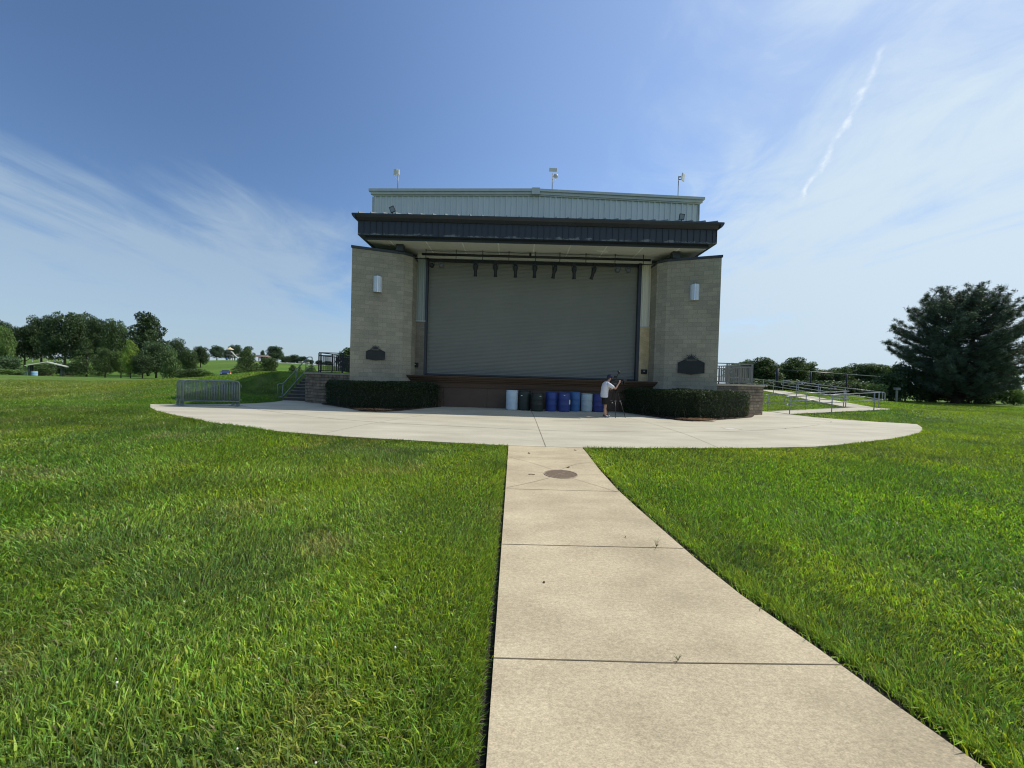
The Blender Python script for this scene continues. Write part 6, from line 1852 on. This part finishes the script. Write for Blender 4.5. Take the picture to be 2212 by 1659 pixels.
# playground on the hill
pz = tz(-122.3, 165)
pg = thing('play_tower', 'tall play tower with a cream cone roof and long slide', 'play tower', (-122.6, 165, pz))
b = MB(); H_ = 10.0-pz
M_CONE = mat('cream_roof', (.60, .50, .28), rough=.6, var=.08)
b.lathe([(1.55, H_), (.35, H_+.85), (.30, H_+1.0), (0, H_+1.15)], n=10, sm=False); b.lathe([(1.5, H_-.02), (0, H_-.02)], n=10); b.build('roof', M_CONE, pg)
M_GW = mat('grey_wood', (.15, .14, .12), rough=.85, var=.2)
for k in range(4):
    a = math.pi/4+k*math.pi/2; b = MB(); b.box(math.cos(a)*1.0-.09, math.cos(a)*1.0+.09, math.sin(a)*1.0-.09, math.sin(a)*1.0+.09, -.1, H_+.05); b.build('post', M_GW, pg)
for z in (H_*.42, H_*.72):
    b = MB(); b.box(-.85, .85, -.85, .85, z-.06, z+.06); b.box(-.85, .85, -.87, -.83, z, z+.75); b.box(.83, .87, -.85, .85, z, z+.4); b.box(-.87, -.83, -.85, .85, z, z+.75); b.build('deck', M_GW, pg)
b = MB(); b.tube([(.7, -.5, H_*.82), (1.6, -.6, H_*.70), (2.3, -.6, H_*.50), (3.2, -.6, H_*.33), (4.3, -.6, H_*.12), (4.9, -.6, H_*.06)], .33, n=10); b.build('slide', mat('grey_slide', (.40, .43, .38), rough=.5, var=.1), pg)
pt = thing('play_platform', 'low wooden play platform with a small roof right of the play tower', 'play platform', (-119.8, 166.5, tz(-119.8, 166.5)))
b = MB(); b.poly([(-1.1, -.9, 2.0), (1.1, -.9, 2.0), (1.1, 0, 2.7), (-1.1, 0, 2.7)]); b.poly([(-1.1, 0, 2.7), (1.1, 0, 2.7), (1.1, .9, 2.0), (-1.1, .9, 2.0)]); b.build('roof', M_GW, pt)
for x in (-1, 1):
    for y in (-.8, .8): b = MB(); b.box(x-.07, x+.07, y-.07, y+.07, -.1, 2.05); b.build('post', M_GW, pt)
b = MB(); b.box(-1, 1, -.8, .8, .9, 1.0); b.build('deck', M_GW, pt)
b = MB(); b.bar((1, 0, .95), (2.4, 0, .0), .5, .06); b.build('ladder', M_GW, pt)
sg = thing('sign_board', 'small white board left of the play tower', 'sign', (-127.1, 164, tz(-127.1, 164)))
b = MB(); b.box(-.36, .36, -.03, .03, .45, 1.25); b.build('board', mat('sign_white', (.85, .86, .88), rough=.5, var=.03), sg)
b = MB(); b.box(-.04, .04, .03, .09, -.1, 1.2); b.build('post', M_GW, sg)
o = barrel(-120.1, 160, .95, .42, P_B3, 'blue waste drum below the play tower'); o.location[2] = tz(-120.1, 160); o['group'] = 'pale blue waste drums by the pavilion'; del o['group']
sh = thing('shed', 'low shed with a brown roof behind the trees on the hill', 'shed', (-114.0, 173, tz(-114, 173)))
z0_ = sh.location[2]
b = MB(); b.poly([(-3.0, -2.4, 7.45-z0_), (3.1, -2.4, 7.45-z0_), (2.5, 0, 8.4-z0_), (-2.4, 0, 8.4-z0_)]); b.poly([(3.1, -2.4, 7.45-z0_), (3.1, 2.4, 7.45-z0_), (2.5, 0, 8.4-z0_)]); b.poly([(-3, 2.4, 7.45-z0_), (-3, -2.4, 7.45-z0_), (-2.4, 0, 8.4-z0_)]); b.poly([(3.1, 2.4, 7.45-z0_), (-3.0, 2.4, 7.45-z0_), (-2.4, 0, 8.4-z0_), (2.5, 0, 8.4-z0_)])
b.build('roof', mat('brown_roof', (.16, .12, .10), rough=.8, var=.15), sh)
for x in (-2.7, 0, 2.8):
    for y in (-2.1, 2.1): b = MB(); b.box(x-.12, x+.12, y-.12, y+.12, -.1, 7.5-z0_); b.build('post', M_GW, sh)
b = MB(); b.box(-1.2, 2.9, 1.0, 1.1, -.1, 7.5-z0_); b.build('back_wall', M_GW, sh)
cf = thing('climbing_frame', 'white tube climbing frame on the hill behind the stair handrail', 'climbing frame', (-91.5, 166, tz(-91.5, 166)))
for (x0, x1, h) in ((-2.2, -.2, 1.15), (.6, 2.3, .8)):
    b = MB(); rail_tube(b, [(x0, 0, -.1), (x0+.15, 0, h), (x1-.15, 0, h), (x1, 0, -.1)], .06); rail_tube(b, [(x0, 1, -.1), (x0+.15, 1, h), (x1-.15, 1, h), (x1, 1, -.1)], .06); rail_tube(b, [(x0+.1, 0, h*.5), (x1-.1, 0, h*.5)], .05); rail_tube(b, [(x0+.15, 0, h), (x0+.15, 1, h)], .05); rail_tube(b, [(x1-.15, 0, h), (x1-.15, 1, h)], .05); b.build('hoop', M_WF, cf)
b = MB(); rail_tube(b, [(-.2, .5, .9), (.7, .5, .7)], .06); b.build('beam', M_WF, cf)
# pale footpath along the hill top
b = MB(); xs_ = np.linspace(-150, -40, 60)
for i in range(len(xs_)-1):
    xa, xb = xs_[i], xs_[i+1]; ya = 163+(xa+100)*.02; yb = 163+(xb+100)*.02
    b.quad((xa, ya-1.5, tz(xa, ya-1.5)+.10), (xb, yb-1.5, tz(xb, yb-1.5)+.10), (xb, yb+1.2, tz(xb, yb+1.2)+.16), (xa, ya+1.2, tz(xa, ya+1.2)+.16))
tag(b.build('hill_path', mat('far_path', (.55, .52, .42), rough=.9, var=.08)), kind='structure')

# ------------------------------------------------------------------ fence and post on the right
fr = thing('ball_fence', 'tall black tube fence behind the ramps, running towards the pine', 'fence', (30.6, 45, tz(30.6, 45)))
def fpt(t): return 30.6+20.4*t, 45+7.0*t
def ftop(t): return 3.36-.36*t
for t in (0, .26, .56, .88):
    x, y = fpt(t); b = MB(); r_ = .14 if t == 0 else .075
    b.tube([(x, y, tz(x, y)-.1), (x, y, ftop(t)+(.12 if t == 0 else 0))], r_, n=8); b.build('post', M_BLACK, fr, world=True)
b = MB(); b.tube([(*fpt(0), ftop(0)), (*fpt(1.0), ftop(1.0))], .06, n=6); b.build('top_rail', mat('rail_green_black', (.035, .04, .035), rough=.35, var=.1), fr, world=True)
b = MB(); b.tube([(*fpt(.01), 1.98), (*fpt(.26), 1.93)], .03, n=6); b.build('mid_rail', mat('rail_sheen', (.20, .22, .21), rough=.3, metal=.4), fr, world=True)
lf = thing('low_fence', 'low black fence with two rails seen beneath the right side of the pine', 'fence', (50, 45.5, tz(50, 45.5)))
for k in range(5):
    x = 50+2.4*k; y = 45.5+.25*k; b = MB(); b.tube([(x, y, tz(x, y)-.1), (x, y, 1.42-.02*k)], .04, n=6); b.build('post', M_BLACK, lf, world=True)
for z in (1.40, .42):
    b = MB(); b.tube([(50, 45.5, z), (59.6, 46.5, z-.08)], .028, n=6); b.build('rail', mat('rail_sheen', (.20, .22, .21)), lf, world=True)
bx = thing('utility_post', 'grey box on a post at the edge of the trees right of the ramps', 'utility post', (37.58, 38, tz(37.58, 38)))
z0_ = bx.location[2]
b = MB(); b.box(-.05, .09, -.05, .05, -.1, 1.42-z0_); b.build('post', mat('weathered_grey', (.22, .23, .20), rough=.8, var=.15), bx)
b = MB(); b.box(-.18, .26, -.14, .14, 1.40-z0_, 1.64-z0_); b.build('box', mat('box_grey', (.20, .21, .19), rough=.7, var=.15), bx, bevel=.01)
